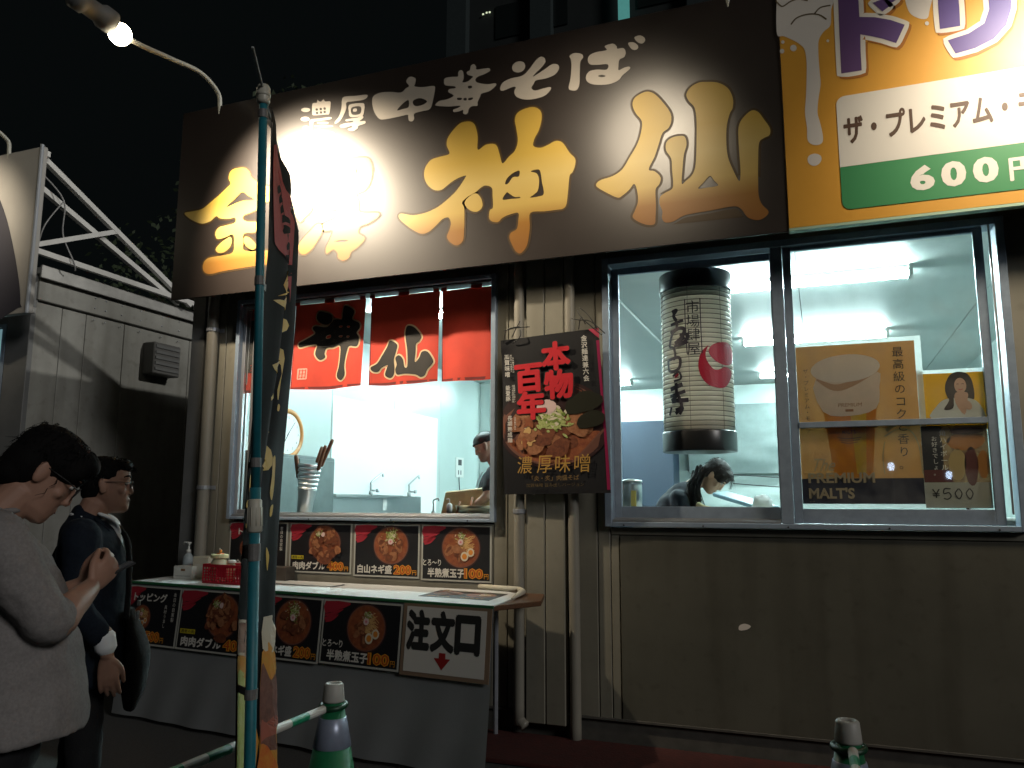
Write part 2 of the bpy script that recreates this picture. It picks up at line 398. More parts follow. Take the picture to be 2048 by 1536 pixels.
# tarpaulin behind the back window (folds)
tarp = mat('green_grey_tarp', (.15, .19, .185), .45, var=.15, vscale=4)
def cloth_grid(x0, x1, z0, z1, y, nx, nz, amp, fx, fz, seed=0):
    b = MB(); vs = []
    for j in range(nz+1):
        for i in range(nx+1):
            x = x0+(x1-x0)*i/nx; z = z0+(z1-z0)*j/nz
            d = amp*noise.noise(Vector((x*fx+seed, z*fz, seed)))+amp*.4*noise.noise(Vector((x*fx*2.3+z, z*fz*3, seed+5)))
            vs.append((x, y+d, z))
    b.add(vs, [(j*(nx+1)+i, j*(nx+1)+i+1, (j+1)*(nx+1)+i+1, (j+1)*(nx+1)+i) for j in range(nz) for i in range(nx)]); return b
t = part('tarpaulin', cloth_grid(-3.0, 1.8, .42, 2.0, YBK-.2, 60, 30, .10, .7, 2.4, 3), mat('pale_tarp', (.36, .43, .41), .5, var=.1, vscale=3), smooth=True)
tag(t, 'pale grey sheet hanging low across the back of the stall behind the bent woman', 'tarpaulin', 'sheets at the back of the stall')
t = part('tarpaulin', cloth_grid(-1.85, 1.8, 1.95, 2.98, YBK-.3, 50, 20, .08, .8, 2.0, 9), tarp, smooth=True)
tag(t, 'dark grey green sheet hanging in the upper back window of the stall', 'tarpaulin', 'sheets at the back of the stall')
t = part('storage_cabinet', MB().box(-3.0, -2.0, 6.6, 7.1, .42, 2.72), mat('navy', (.02, .035, .06), .5), bevel=.01, loc=(-2.5, 6.8, .42))
tag(t, 'tall dark navy cupboard far back at the left of the paper lantern', 'cupboard')
# cables sagging at the back
for k, (za, zb, s_) in enumerate(((1.93, 1.99, .10), (1.80, 1.90, .12))):
    b = MB(); b.tube([(-1.2+3*i/12, 6.9, za+(zb-za)*i/12-s_*math.sin(math.pi*i/12)) for i in range(13)], .008, 6)
    tag(part('cable', b, black), ('upper' if k == 0 else 'lower')+' dark cable sagging in front of the back sheet', 'cable', 'cables along the back sheet')
# ---- window frames
def frame_rect(b, x0, x1, z0, z1, w, y0, y1, wb=None):
    wb = wb or w
    b.box(x0, x0+w, y0, y1, z0, z1); b.box(x1-w, x1, y0, y1, z0, z1)
    b.box(x0+w, x1-w, y0, y1, z1-w, z1); b.box(x0+w, x1-w, y0, y1, z0, z0+wb)
frm = mat('window_frame_metal', (.24, .30, .38), .38, metal=.15, var=.1, vscale=15)
w1 = MB(); frame_rect(w1, -4.37, -2.10, 1.375, 3.13, .035, -.045, .09, .02)
w1 = part('window', w1, frm, stall, bevel=.003, label='wide serving window with its sashes slid open')
b = MB()
for i in range(4): b.box(-4.335, -2.135, -.03+.03*i, -.018+.03*i, 1.395, 1.412+.006*i)
part('sill_rail', b, alum_l, w1, bevel=.001)
b = MB(); frame_rect(b, -4.335, -4.20, 1.42, 3.09, .03, .0, .025); frame_rect(b, -4.32, -4.22, 1.42, 3.09, .022, .035, .06); part('sash', b, alum_l, w1, bevel=.002)
b = MB(); b.box(-4.305, -4.23, .012, .015, 1.45, 3.06); part('pane', b, glass_mat(), w1)
b = MB(); b.box(-4.335, -2.135, -.02, .10, 3.085, 3.10); b.tube([(-4.33, .06, 3.115), (-2.14, .06, 3.115)], .012, 8); part('head_rail', b, mat('dark_rail', (.05, .05, .05), .5), w1)
w2 = MB(); frame_rect(w2, -1.325, 1.05, 1.355, 3.15, .045, -.045, .09, .03); w2.box(-.235, -.165, -.035, .055, 1.385, 3.105)
w2 = part('window', w2, frm, stall, bevel=.003, label='wide drinks window, left half open and right half glazed')
b = MB()
for i in range(4): b.box(-1.28, -.24, -.03+.03*i, -.018+.03*i, 1.386, 1.40+.006*i)
part('sill_rail', b, alum_l, w2, bevel=.001)
b = MB(); frame_rect(b, -1.28, -.20, 1.41, 3.10, .045, .058, .085, .075); part('sash', b, frm, w2, bevel=.002)
b = MB(); frame_rect(b, -.163, .945, 1.39, 3.13, .05, -.005, .025, .085); b.box(-.113, .895, -.012, .03, 1.960, 1.995)
part('sash', b, frm, w2, bevel=.002)
b = MB(); b.box(-.113, .895, .008, .012, 1.475, 1.96); part('pane', b, glass_mat(), w2)
b = MB(); b.box(-.113, .895, .008, .012, 1.995, 3.08); part('pane', b, glass_mat(), w2)
for w_, xs_, z_ in ((w1, (-4.2, -3.6, -2.9, -2.3), 1.3815), (w2, (-1.2, -.7, -.2, .35, .9), 1.366)):
    for x_ in xs_:
        b = MB(); b.lathe((x_, -.046, z_), [(.006, 0), (.006, .002), (.003, .004)], 8, axis=(0, -1, 0)); part('screw', b, black, w_)
b = MB(); b.box(.965, .975, -.06, -.045, 1.45, 3.10); part('edge_trim', b, alum_l, w2)
# pipes on the facade
pipe_m = mat('pvc_beige', (.225, .212, .178), .38, var=.06, vscale=4)
def pipe(label, pts, r, clamps=()):
    b = MB(); b.tube([Vector(p) for p in spline(pts, 4, False)], r, 16)
    o = part('drain_pipe', b, pipe_m, smooth=True, loc=pts[-1]); tag(o, label, 'pipe', 'drain pipes on the facade')
    for z, x in clamps:
        c = MB(); c.box(x-r-.03, x+r+.03, -.006, .0, z-.015, z+.015); c.lathe((x, pts[0][1], z-.015), [(r+.004, 0), (r+.006, .002), (r+.006, .028), (r+.004, .03)], 16)
        part('clamp', c, alum, o)
pipe('beige drain pipe behind the left edge of the hanging noodle poster', [(-1.915, -.06, 3.6), (-1.915, -.06, 2.5), (-1.912, -.06, 1.5), (-1.91, -.06, .20), (-1.905, -.06, .12), (-1.86, -.07, .08)], .036, ((1.45, -1.912),))
pipe('long straight beige pipe between the hanging poster and the drinks window', [(-1.55, -.05, 3.6), (-1.55, -.05, 2.5), (-1.535, -.05, 1.5), (-1.53, -.05, .1), (-1.53, -.05, .03)], .036)
pipe('beige downpipe at the far left corner of the stall, clamped by the condiments', [(-4.60, -.05, 3.6), (-4.60, -.05, 2.5), (-4.60, -.05, 1.5), (-4.60, -.05, .1)], .046, ((1.62, -4.60), (2.9, -4.60)))
o = part('red_mat', MB().box(-2.2, 2.5, -.6, -.03, 0.004, .03), mat('red_mat', (.05, .008, .006), .85, var=.3, vscale=20, bump=.3), bevel=.004)
tag(o, 'worn dark red mat on the ground along the foot of the wall', 'mat')
o = part('paint_chip', MB().poly(wall(-.0095), spline([(pp(x, y).x, pp(x, y).z, 0) for x, y in ((1479, 1251), (1490, 1247), (1502, 1252), (1494, 1259), (1479, 1260))], 3), m=None), mat('bare_putty', (.6, .55, .5), .7), stall)

# ---- neighbour unit on the left
nb = thing('neighbour_stall', 'grey metal neighbouring stall unit on the left with riveted side wall', 'building', (-6.7, 2, 0))
nbm = mat('weathered_side', (.30, .30, .275), .42, var=.16, vscale=2.2, bump=.12, bscale=3, streak=.3)
XN = -6.72
for a_, c_ in ((.0, .28), (.28, .55), (.55, 1.02), (1.02, 1.95), (1.95, 3.6), (3.6, 7)):
    b = MB(); b.box(XN-.05, XN, a_+.004, c_-.004, .1, 3.34); part('wall_panel', b, nbm, nb, bevel=.004)
b = MB(); b.box(XN-.05, XN+.02, .0, 7, 3.36, 3.60); part('fascia', b, nbm, nb, bevel=.006)
b = MB(); b.box(XN-.06, XN+.06, -.03, 7, 3.60, 3.66); b.box(XN+.05, XN+.075, -.03, 7, 3.56, 3.68); part('roof_edge', b, mat('roof_trim', (.5, .5, .48), .4, metal=.4, var=.1), nb, bevel=.004)
b = MB(); b.box(-12, XN-.05, .02, 7, .1, 3.6); part('shell', b, clad_dark, nb)
b = MB(); b.box(XN-.3, XN-.002, -.04, .02, .1, 3.62); part('corner_post', b, clad_dark, nb, bevel=.005)
b = MB(); b.box(XN-1.7, XN-.32, -.03, .01, 1.35, 3.15); w = part('window', b, frm, nb, bevel=.004)
b = MB(); b.box(XN-1.65, XN-.37, -.036, -.031, 1.42, 3.1); part('pane', b, mat('lit_teal_glass', (.35, .62, .68), .15, emit=.35), w)
b = MB(); b.box(XN-1.0, XN-.45, -.045, -.037, 2.62, 2.66); part('tube_reflection_strip', b, mat('tube_reflection_glow', (.85, 1, .98), .5, emit=9.0), w)  # glowing strip laid on the pane to imitate a tube's reflection
for y_ in (.62, .75, .95, 1.2, 1.5, 1.75):
    b = MB()
    for z_ in (3.42, 3.52, 3.3): b.ball((XN+.022, y_, z_), .008, n=8)
    part('rivet', b, alum, nb)
b = MB(); b.box(XN, XN+.16, 1.28, 1.66, 2.86, 3.2)
o = part('vent_hood', b, mat('vent_grey', (.12, .12, .115), .6), bevel=.01, loc=(XN, 1.4, 2.86))
for i in range(5):
    c = MB(); c.box(XN+.161, XN+.17, 1.30, 1.64, 2.9+.06*i, 2.93+.06*i); part('slat', c, clad_dark, o)
tag(o, 'square grey vent hood on the side wall of the left unit', 'vent')
# ---- sign boards on top of the units
def board_frame(root, x0, x1, z0, z1, xs, roofz=3.70, back=1.75):
    m = mat('white_steel', (.62, .62, .60), .45, var=.08, vscale=10)
    b = MB(); b.box(x0+.02, x1-.02, YB+.05, YB+.09, z0+.02, z0+.07); b.box(x0+.02, x1-.02, YB+.05, YB+.09, z1-.07, z1-.02); part('back_rail', b, m, root)
    for x in xs:
        b = MB(); b.box(x-.025, x+.025, YB+.052, YB+.1, z0+.03, z1-.03); part('upright', b, m, root)
        b = MB(); b.bar((x, YB+.1, z1-.08), (x, back, roofz), .05, .05, m); part('brace', b, m, root)
        b = MB(); b.bar((x-.06, YB+.1, z1-.32), (x-.06, back-.12, roofz), .05, .05, m); part('brace', b, m, root)
        b = MB(); b.bar((x, YB+.1, roofz+.12), (x, (YB+.1+back)/2-.1, (z1+roofz)/2+.02), .045, .045, m); part('strut', b, m, root)
        b = MB(); b.bar((x, YB+.1, roofz+.06), (x, back+.2, roofz+.03), .045, .05, m); part('foot_rail', b, m, root)
BL, BR, BZ0, BZ1 = pp(367, 232, YB).x, -.115, pp(345, 598, YB).z, pp(365, 232, YB).z+.01
# ================================================================== SIGN BOARDS
def trace(pts, s, ox, oy, y, n=4, grow=0, bias=0):
    """pixel outline (zoomed coordinates) -> smooth outline on the board plane, optionally offset outwards by grow metres"""
    P = [pp(p[0]/s+ox, p[1]/s+oy, y) for p in pts]
    Q = spline([(p.x, p.z, 0) for p in P], n)
    if grow:
        A = sum(Q[i].x*Q[(i+1) % len(Q)].y-Q[(i+1) % len(Q)].x*Q[i].y for i in range(len(Q)))
        sg = -1 if A > 0 else 1; O = []
        for i in range(len(Q)):
            t = (Q[(i+2) % len(Q)]-Q[i-2]); t = t.normalized() if t.length > 1e-9 else Vector((1, 0, 0))
            O.append(Q[i]+Vector((-t.y, t.x, 0))*sg*grow)
        Q = O
    return Q
vinyl = mat('black_brown_vinyl', (.020, .014, .012), .46, spec=.3, bump=.05, bscale=5, var=.08, vscale=2, coat=1, coat_r=.29, coat_ior=1.68)
ramen_board = thing('sign_board', 'long black vinyl banner with large gold brush characters over the ramen stall', 'sign', (-2.5, YB, 3.12), 'sign boards above the stalls')
board_frame(ramen_board, BL, BR, BZ0, BZ1, (-4.6, -3.2, -1.8, -.4))
b = MB(); nx, nz = 48, 16
def bz(x, z): return YB + .004*noise.noise(Vector((x*1.6, z*1.1, 2)))
# banner cloth is a thin box with a slightly uneven front
b.box(BL, BR, YB+.012, YB+.045, BZ0, BZ1)
part('banner_core', b, mat('banner_core', (.03, .03, .03), .7), ramen_board)
b = MB(); b.box(BL-.004, BR+.004, YB, YB+.011, BZ0-.01, BZ1+.01); part('banner_sheet', b, vinyl, ramen_board, bevel=.003)
fb = wall(YB)
gold = grad_mat('gold_print', [(0, (.24, .10, .02)), (.16, (.28, .13, .022)), (.28, (.46, .32, .085)), (.45, (.50, .37, .12)), (.62, (.46, .31, .055)), (.85, (.44, .29, .05)), (1, (.38, .24, .035))], 3.22, 4.30, .42)
gold_edge = mat('gold_edge', (.05, .028, .008), .5)
cream = mat('cream_print', (.46, .42, .37), .45)
Z3 = (2.56, 780, 40); Z2 = (3.0726, 340, 60)
G_KAMI = ([(400,520),(425,527),(440,550),(450,600),(450,665),(490,640),(530,635),(550,650),(565,700),(578,735),(610,700),(640,670),(655,620),(648,560),(640,510),(655,475),(700,452),(740,447),(770,465),(778,500),(765,560),(740,610),(735,645),(770,655),(810,640),(850,620),(885,630),(920,680),(948,710),(948,745),(935,780),(920,800),(912,880),(905,940),(890,965),(860,972),(790,980),(720,988),(717,1050),(713,1100),(700,1160),(670,1195),(645,1185),(625,1150),(612,1115),(620,1090),(650,1070),(657,1030),(657,988),(610,998),(575,1015),(555,1035),(525,1033),(508,1015),(512,975),(528,960),(526,900),(522,860),(490,848),(465,860),(440,882),(400,905),(370,935),(380,960),(382,1010),(380,1080),(375,1130),(345,1155),(310,1140),(292,1110),(305,1075),(312,1040),(300,1012),(270,1020),(240,1050),(200,1085),(160,1095),(110,1070),(60,1030),(45,1005),(60,992),(120,1000),(190,985),(250,955),(300,915),(345,870),(385,810),(388,797),(350,810),(310,835),(265,870),(225,870),(190,840),(175,795),(185,750),(215,715),(260,700),(305,685),(292,645),(295,610),(320,570),(360,530)],
 [[(663,772),(660,802),(630,806),(606,838),(590,840),(600,812),(628,786)], [(577,920),(598,884),(612,890),(638,906),(665,906),(664,913),(620,917)], [(722,776),(745,767),(769,772),(779,830),(788,890),(762,904),(718,910),(738,894),(758,872),(764,820),(752,787)]])
G_DOT = ([(440,888),(465,910),(475,945),(465,970),(440,983),(410,975),(386,950),(386,928),(408,903)], [])
G_NIN = ([(1320,368),(1355,380),(1395,420),(1435,475),(1440,520),(1425,555),(1395,580),(1375,640),(1355,700),(1325,765),(1355,775),(1385,805),(1380,840),(1360,870),(1362,950),(1360,1010),(1355,1045),(1320,1050),(1275,1035),(1243,1010),(1255,975),(1270,930),(1265,870),(1250,840),(1225,870),(1190,900),(1165,910),(1110,885),(1060,855),(1060,835),(1085,818),(1140,800),(1190,765),(1230,700),(1265,640),(1285,580),(1290,520),(1260,480),(1243,440),(1250,405),(1285,378)], [])
G_YAMA = ([(1620,318),(1680,322),(1730,350),(1755,400),(1755,450),(1740,480),(1725,540),(1722,620),(1730,700),(1755,765),(1788,826),(1795,780),(1790,700),(1785,620),(1785,550),(1805,505),(1850,465),(1885,472),(1915,510),(1945,555),(1943,590),(1915,605),(1890,630),(1885,720),(1885,830),(1888,900),(1905,945),(1935,975),(1935,995),(1905,1020),(1870,1025),(1830,1010),(1800,970),(1760,955),(1650,975),(1550,992),(1500,1005),(1450,1033),(1410,1037),(1393,1015),(1395,980),(1380,940),(1385,905),(1410,885),(1445,865),(1450,830),(1445,770),(1440,710),(1415,670),(1415,630),(1440,605),(1480,595),(1510,600),(1518,640),(1505,690),(1498,760),(1494,838),(1515,825),(1550,790),(1565,740),(1570,640),(1570,520),(1560,450),(1530,415),(1518,380),(1540,345),(1580,322)],
 [[(1638,799),(1660,822),(1680,848),(1630,858),(1578,864),(1606,832)]])
G_KIN = ([(430,848),(465,850),(490,875),(500,905),(540,935),(600,960),(655,990),(715,1018),(705,1055),(640,1050),(575,1065),(545,1100),(500,1122),(456,1140),(452,1165),(480,1178),(530,1180),(552,1195),(550,1222),(520,1245),(470,1248),(452,1262),(452,1310),(460,1356),(570,1358),(680,1348),(705,1380),(690,1430),(600,1440),(450,1462),(330,1482),(250,1500),(215,1490),(203,1460),(215,1420),(250,1398),(330,1385),(388,1365),(395,1300),(388,1258),(340,1275),(292,1284),(280,1250),(300,1215),(350,1200),(400,1185),(402,1155),(360,1160),(310,1158),(285,1145),(250,1175),(200,1190),(150,1175),(110,1150),(92,1125),(140,1115),(200,1100),(250,1060),(310,1010),(345,975),(375,945),(362,915),(370,875),(395,855)],
 [[(445,997),(480,1018),(518,1044),(440,1052),(350,1088),(398,1040)]])
G_KIN1 = ([(372,1272),(382,1300),(365,1340),(330,1368),(295,1368),(283,1345),(310,1312),(345,1285)], [])
G_KIN2 = ([(460,1272),(490,1277),(525,1312),(530,1335),(510,1352),(480,1338),(454,1305)], [])
G_SAWA = [([(905,1195),(935,1200),(940,1230),(910,1290),(870,1350),(830,1380),(800,1370),(790,1330),(810,1295),(860,1240)], []),
 ([(780,1010),(840,1000),(880,1040),(870,1110),(830,1150),(800,1180),(770,1130),(760,1060)], []), ([(820,790),(880,800),(905,850),(880,900),(830,900),(790,860)], []),
 ([(950,800),(1000,780),(1100,790),(1180,785),(1225,795),(1245,850),(1235,930),(1200,985),(1150,1010),(1160,1060),(1170,1120),(1280,1125),(1275,1155),(1220,1190),(1170,1210),(1160,1250),(1195,1275),(1190,1300),(1150,1340),(1115,1365),(1100,1400),(1065,1418),(1035,1400),(1030,1370),(1005,1350),(965,1375),(960,1340),(985,1290),(1000,1235),(950,1235),(940,1195),(1010,1160),(1030,1110),(960,1100),(950,1060),(1020,1030),(960,1000),(940,900)],
  [[(1005,850),(1050,850),(1050,920),(1010,920)], [(1080,850),(1120,848),(1120,918),(1080,920)], [(1150,845),(1190,850),(1180,915),(1150,915)], [(1010,1300),(1060,1290),(1100,1295),(1060,1305)]])]
def glyph(name, items, m, edge=None, gw=.015, lab=None, zz=Z3, parent=None, y=YB):
    b = MB()
    for o, hs in items:
        if edge:
            eo = trace(o, *zz, y, grow=gw); b.poly(fb, eo, [trace(h, *zz, y, grow=-gw*.35) for h in hs], .0015, edge)
        b.poly(fb, trace(o, *zz, y), [trace(h, *zz, y) for h in hs], .003, m)
    return part(name, b, None, parent or ramen_board, label=lab)
glyph('gold_character', [G_KIN, G_KIN1, G_KIN2], gold, gold_edge, lab='first large gold brush character from the left', zz=Z2)
glyph('gold_character', G_SAWA, gold, gold_edge, lab='second large gold brush character, under the floodlight glare', zz=Z2)
glyph('gold_character', [G_KAMI, G_DOT], gold, gold_edge, lab='third large gold brush character')
glyph('gold_character', [G_NIN, G_YAMA], gold, gold_edge, lab='fourth large gold brush character at the right end')
C_NAKA = ([(1485,288),(1510,300),(1508,330),(1505,348),(1560,352),(1615,345),(1630,357),(1620,420),(1600,485),(1550,500),(1503,515),(1502,545),(1490,562),(1470,558),(1465,535),(1460,522),(1400,535),(1320,550),(1285,545),(1255,500),(1243,440),(1255,405),(1300,385),(1360,382),(1420,385),(1450,360),(1470,345),(1453,320),(1465,295)],
 [[(1397,494),(1430,455),(1466,432),(1467,474),(1432,487)], [(1503,430),(1540,420),(1580,438),(1560,458),(1522,469),(1500,463),(1493,445)]])
C_HANA = ([(360,258),(375,265),(378,300),(372,320),(400,315),(418,300),(425,290),(400,282),(394,268),(410,257),(415,235),(430,228),(442,240),(444,254),(480,250),(508,248),(512,262),(480,280),(450,292),(438,308),(450,322),(500,330),(540,325),(543,337),(510,365),(470,378),(462,395),(450,420),(448,440),(422,442),(405,455),(400,475),(388,484),(375,478),(375,462),(350,470),(328,472),(325,460),(350,450),(360,440),(300,444),(240,440),(235,432),(255,415),(290,408),(320,395),(325,385),(300,370),(305,355),(335,350),(330,340),(285,335),(277,315),(285,298),(320,292),(348,290),(350,270)],
 [[(400,340),(418,338),(420,348),(404,352)], [(345,400),(368,400),(364,410),(347,410)], [(378,402),(392,400),(392,412),(379,412)], [(402,402),(424,398),(422,408),(404,412)]])
C_SO = [([(770,190),(790,195),(797,215),(775,245),(745,275),(735,290),(790,255),(830,228),(860,230),(866,250),(845,280),(800,300),(750,310),(735,330),(725,350),(745,362),(790,350),(822,345),(822,360),(790,390),(740,405),(690,408),(650,395),(637,370),(645,345),(625,345),(590,360),(568,362),(566,345),(580,320),(620,300),(680,285),(715,250),(745,210)], []),
 ([(660,213),(685,218),(693,240),(680,262),(655,270),(632,262),(626,242),(638,222)], [])]
C_BA = [([(920,185),(945,170),(980,175),(990,192),(975,215),(972,270),(970,330),(955,360),(925,360),(915,345),(925,300),(930,230),(925,200)], []),
 ([(1100,135),(1140,122),(1160,135),(1165,148),(1195,145),(1207,165),(1200,190),(1175,205),(1170,240),(1172,258),(1200,245),(1225,240),(1228,252),(1190,285),(1170,310),(1120,330),(1050,332),(1015,320),(1003,295),(1020,265),(1060,255),(1110,255),(1115,228),(1060,231),(1025,228),(1013,205),(1025,180),(1060,165),(1110,155)], [[(1065,288),(1085,282),(1105,288),(1085,294)]]),
 ([(1220,120),(1245,115),(1268,130),(1270,145),(1255,155),(1235,147)], []), ([(1252,90),(1280,80),(1303,92),(1306,108),(1290,122),(1265,112)], [])]
C_ATSU = [([(1095,408),(1150,405),(1205,398),(1215,410),(1190,430),(1120,440),(1085,447),(1085,480),(1070,520),(1045,560),(1018,578),(1015,565),(1040,530),(1055,480),(1057,440),(1065,415)], []),
 ([(1105,460),(1180,450),(1197,465),(1190,520),(1170,532),(1110,535),(1100,500)], [[(1118,478),(1172,472),(1170,515),(1120,520)]]), ([(1128,486),(1148,484),(1148,500),(1128,502)], []),
 ([(1085,550),(1150,540),(1180,528),(1190,540),(1165,562),(1198,560),(1200,575),(1160,590),(1155,605),(1125,622),(1095,615),(1100,605),(1120,600),(1115,590),(1080,600),(1050,600),(1045,588),(1075,575),(1120,568),(1125,558),(1085,562)], [])]
def blob(x, y, w, h): return ([(x+w*math.cos(t*math.pi/5), y+h*math.sin(t*math.pi/5)) for t in range(10)], [])
C_NOU = [blob(835,492,28,13), blob(832,548,28,14), blob(838,604,24,14),
 ([(903,448),(908,430),(918,440),(930,440),(945,428),(955,440),(985,440),(988,460),(980,515),(960,520),(890,525),(875,515),(875,465),(882,450)], [[(x-6,y-6),(x+6,y-6),(x+6,y+6),(x-6,y+6)] for x, y in ((903,490),(928,487),(952,484),(905,511),(929,508),(952,505))]),
 ([(862,555),(920,545),(985,536),(990,548),(920,560),(885,566),(880,600),(868,640),(850,642),(862,600)], []), blob(940,572,36,7), blob(945,592,60,7), ([(900,612),(925,610),(960,622),(1010,630),(1005,642),(955,640),(920,632),(905,648),(890,640)], [])]
for nm, it, zz in (('nou', C_NOU, Z2), ('atsu', C_ATSU, Z2), ('naka', [C_NAKA], Z2), ('hana', [C_HANA], Z3), ('so', C_SO, Z3), ('ba', C_BA, Z3)):
    glyph('cream_character', it, cream, zz=zz)
# ---- drinks board
drink = thing('sign_board', 'yellow drinks banner with beer foam, blue letters and a green price band', 'sign', (1.2, YB, 3.15), 'sign boards above the stalls')
DX0, DX1 = BR+.008, 3.2
b = MB(); b.box(DX0, DX1, YB-.012, YB+.04, 3.135, 4.70)
part('banner_sheet', b, mat('beer_yellow', (.60, .30, .035), .42, var=.05, vscale=2, spec=.6, bump=.03, bscale=12), drink, bevel=.003)
b = MB(); b.box(DX0, DX1, YB-.016, YB+.04, 3.118, 3.134); part('bottom_rail', b, mat('pale_green_rail', (.35, .5, .38), .4), drink)
board_frame(drink, DX0, DX1, 3.12, 4.70, (.9, 2.4))
fd = wall(YB-.0125)
Z4 = (3.2, 1500, 0)
white_pr = mat('white_print', (.66, .64, .60), .45); foam = mat('foam_print', (.58, .56, .55), .45)
def dtrace(p, n=4, grow=0): return trace(p, *Z4, YB-.0125, n, grow)
b = MB(); b.poly(fd, dtrace([(160,-120),(170,0),(168,120),(175,225),(215,232),(270,255),(320,285),(350,320),(362,400),(362,500),(358,620),(352,720),(365,820),(370,900),(410,928),(455,920),(468,880),(450,790),(432,720),(440,620),(452,540),(445,450),(438,350),(440,260),(470,205),(515,160),(520,60),(540,-120)]), [], .001, foam)
b.poly(fd, dtrace([(368,1020),(380,995),(415,983),(450,995),(458,1022),(440,1050),(410,1062),(380,1050)]), [], .001, foam)
b.poly(fd, dtrace([(1000,-60),(1010,60),(1060,110),(1130,120),(1150,60),(1160,-60)]), [], .001, foam)
for x, y, r in ((210,270,11),(278,308,21),(205,328,15),(498,262,9),(1132,150,13)): b.poly(fd, dtrace([(x+r*math.cos(k*math.pi/4), y+r*math.sin(k*math.pi/4)) for k in range(8)]), [], .0015, foam)
part('foam_print', b, None, drink)
b = MB(); ln = mat('brown_line', (.10, .075, .04), .5)
def dl(pts): return [(q.x, q.z) for q in (pp(p[0]/3.2+1500, p[1]/3.2, YB-.0125) for p in pts)]
b.stroke(fd, dl([(165,5),(205,42),(260,10),(310,-5),(370,5)]), .009, .002, ln); b.stroke(fd, dl([(262,158),(300,115),(370,92),(440,95),(490,125)]), .009, .002, ln); b.stroke(fd, dl([(412,90),(450,50),(515,35)]), .009, .002, ln)
part('foam_outline', b, None, drink)
blue = grad_mat('letter_blue', [(0, (.12, .055, .13)), (.5, (.10, .06, .20)), (1, (.055, .045, .28))], -.1, 1.2, .4, 'X')
LT = [[(565,20),(690,0),(690,-60),(690,112),(840,120),(990,160),(935,278),(830,245),(715,225),(705,300),(715,452),(585,472)],
      [(785,20),(850,-5),(888,45),(846,76)], [(860,-20),(905,-40),(935,0),(905,20)],
      [(1200,-60),(1205,60),(1215,188),(1345,168),(1340,60),(1330,-60)],
      [(1520,-60),(1530,60),(1500,150),(1400,215),(1265,260),(1315,345),(1440,310),(1560,250),(1640,160),(1670,60),(1675,-60)]]
def sub(pts, k=6):
    o = []
    for i in range(len(pts)):
        a, c = pts[i], pts[(i+1) % len(pts)]
        for j in range(k): o.append((a[0]+(c[0]-a[0])*j/k, a[1]+(c[1]-a[1])*j/k))
    return o
LT[0] = [(560,-60),(565,20),(572,200),(585,472),(715,452),(708,330),(706,222),(770,232),(850,250),(935,278),(960,225),(990,160),(900,130),(800,112),(700,110),(695,20),(690,-60)]
sh = mat('orange_shadow_print', (.36, .13, .015), .5)
def gdirect(pts, grow, c, m, b, n=1):
    b.poly(fd, dtrace(sub(pts), n, grow), [], c, m)
for pts, nm in zip(LT, 'abcde'):
    b = MB()
    if pts[0][0] != 1520 and nm != 'd': gdirect([(x+16, y+16) for x, y in pts], .026, .0016, sh, b)
    else: gdirect([(x+12, y+16) for x, y in pts], .026, .0016, sh, b)
    gdirect(pts, .027, .0022 if nm != 'e' else .0026, white_pr, b); gdirect(pts, 0, .0036, blue, b); part('blue_letter_stroke', b, None, drink)
# price panel: white over green, rounded corners, runs off the frame
def rrect(x0, x1, z0, z1, r, corners=(1, 1, 1, 1)):
    o = []
    for (cx, cz, a0, k) in ((x0+r, z0+r, 180, 0), (x1-r, z0+r, 270, 1), (x1-r, z1-r, 0, 2), (x0+r, z1-r, 90, 3)):
        if corners[k]: o += [(cx+r*math.cos(R_(a0+t)), cz+r*math.sin(R_(a0+t)), 0) for t in range(0, 91, 15)]
        else: o.append(((x0, x1, x1, x0)[k], (z0, z0, z1, z1)[k], 0))
    return o
pA = pp(1680, 335, YB-.0125); pB = pp(1672, 195, YB-.0125); pC = pp(1690, 420, YB-.0125)
PX0 = pA.x; GZ = pA.z; TZ = pB.z; LZ = pC.z
b = MB(); b.poly(fd, rrect(PX0, 2.9, GZ, TZ, .05, (0, 0, 1, 1)), [], .0032, white_pr); part('price_panel', b, None, drink)
b = MB(); b.poly(fd, rrect(PX0, 2.9, LZ, GZ-.001, .05, (1, 1, 0, 0)), [], .0032, mat('band_green', (.035, .22, .085), .42)); part('price_band', b, None, drink)
b = MB(); tA = pp(1690, 288, YB-.0125); tB = pp(1985, 250, YB-.0125)
b.text('ザ・プレミアム・モ', fd, tA.x, tA.z, .165, w=.985, bold=.03, c=.0045, m=mat('brown_letters', (.07, .035, .02), .5)); part('lettering', b, None, drink)
b = MB(); tA = pp(1822, 384, YB-.0125); tB = pp(1990, 322, YB-.0125)

for i_, ch in enumerate('600'): b.text(ch, fd, tA.x+.158*i_, tA.z+.006*i_*0, .150, w=.125, bold=.05, c=.0045, m=white_pr)
b.text('円', fd, tA.x+.495, tA.z-.005, .125, bold=.03, c=.0045, m=white_pr); part('lettering', b, None, drink)
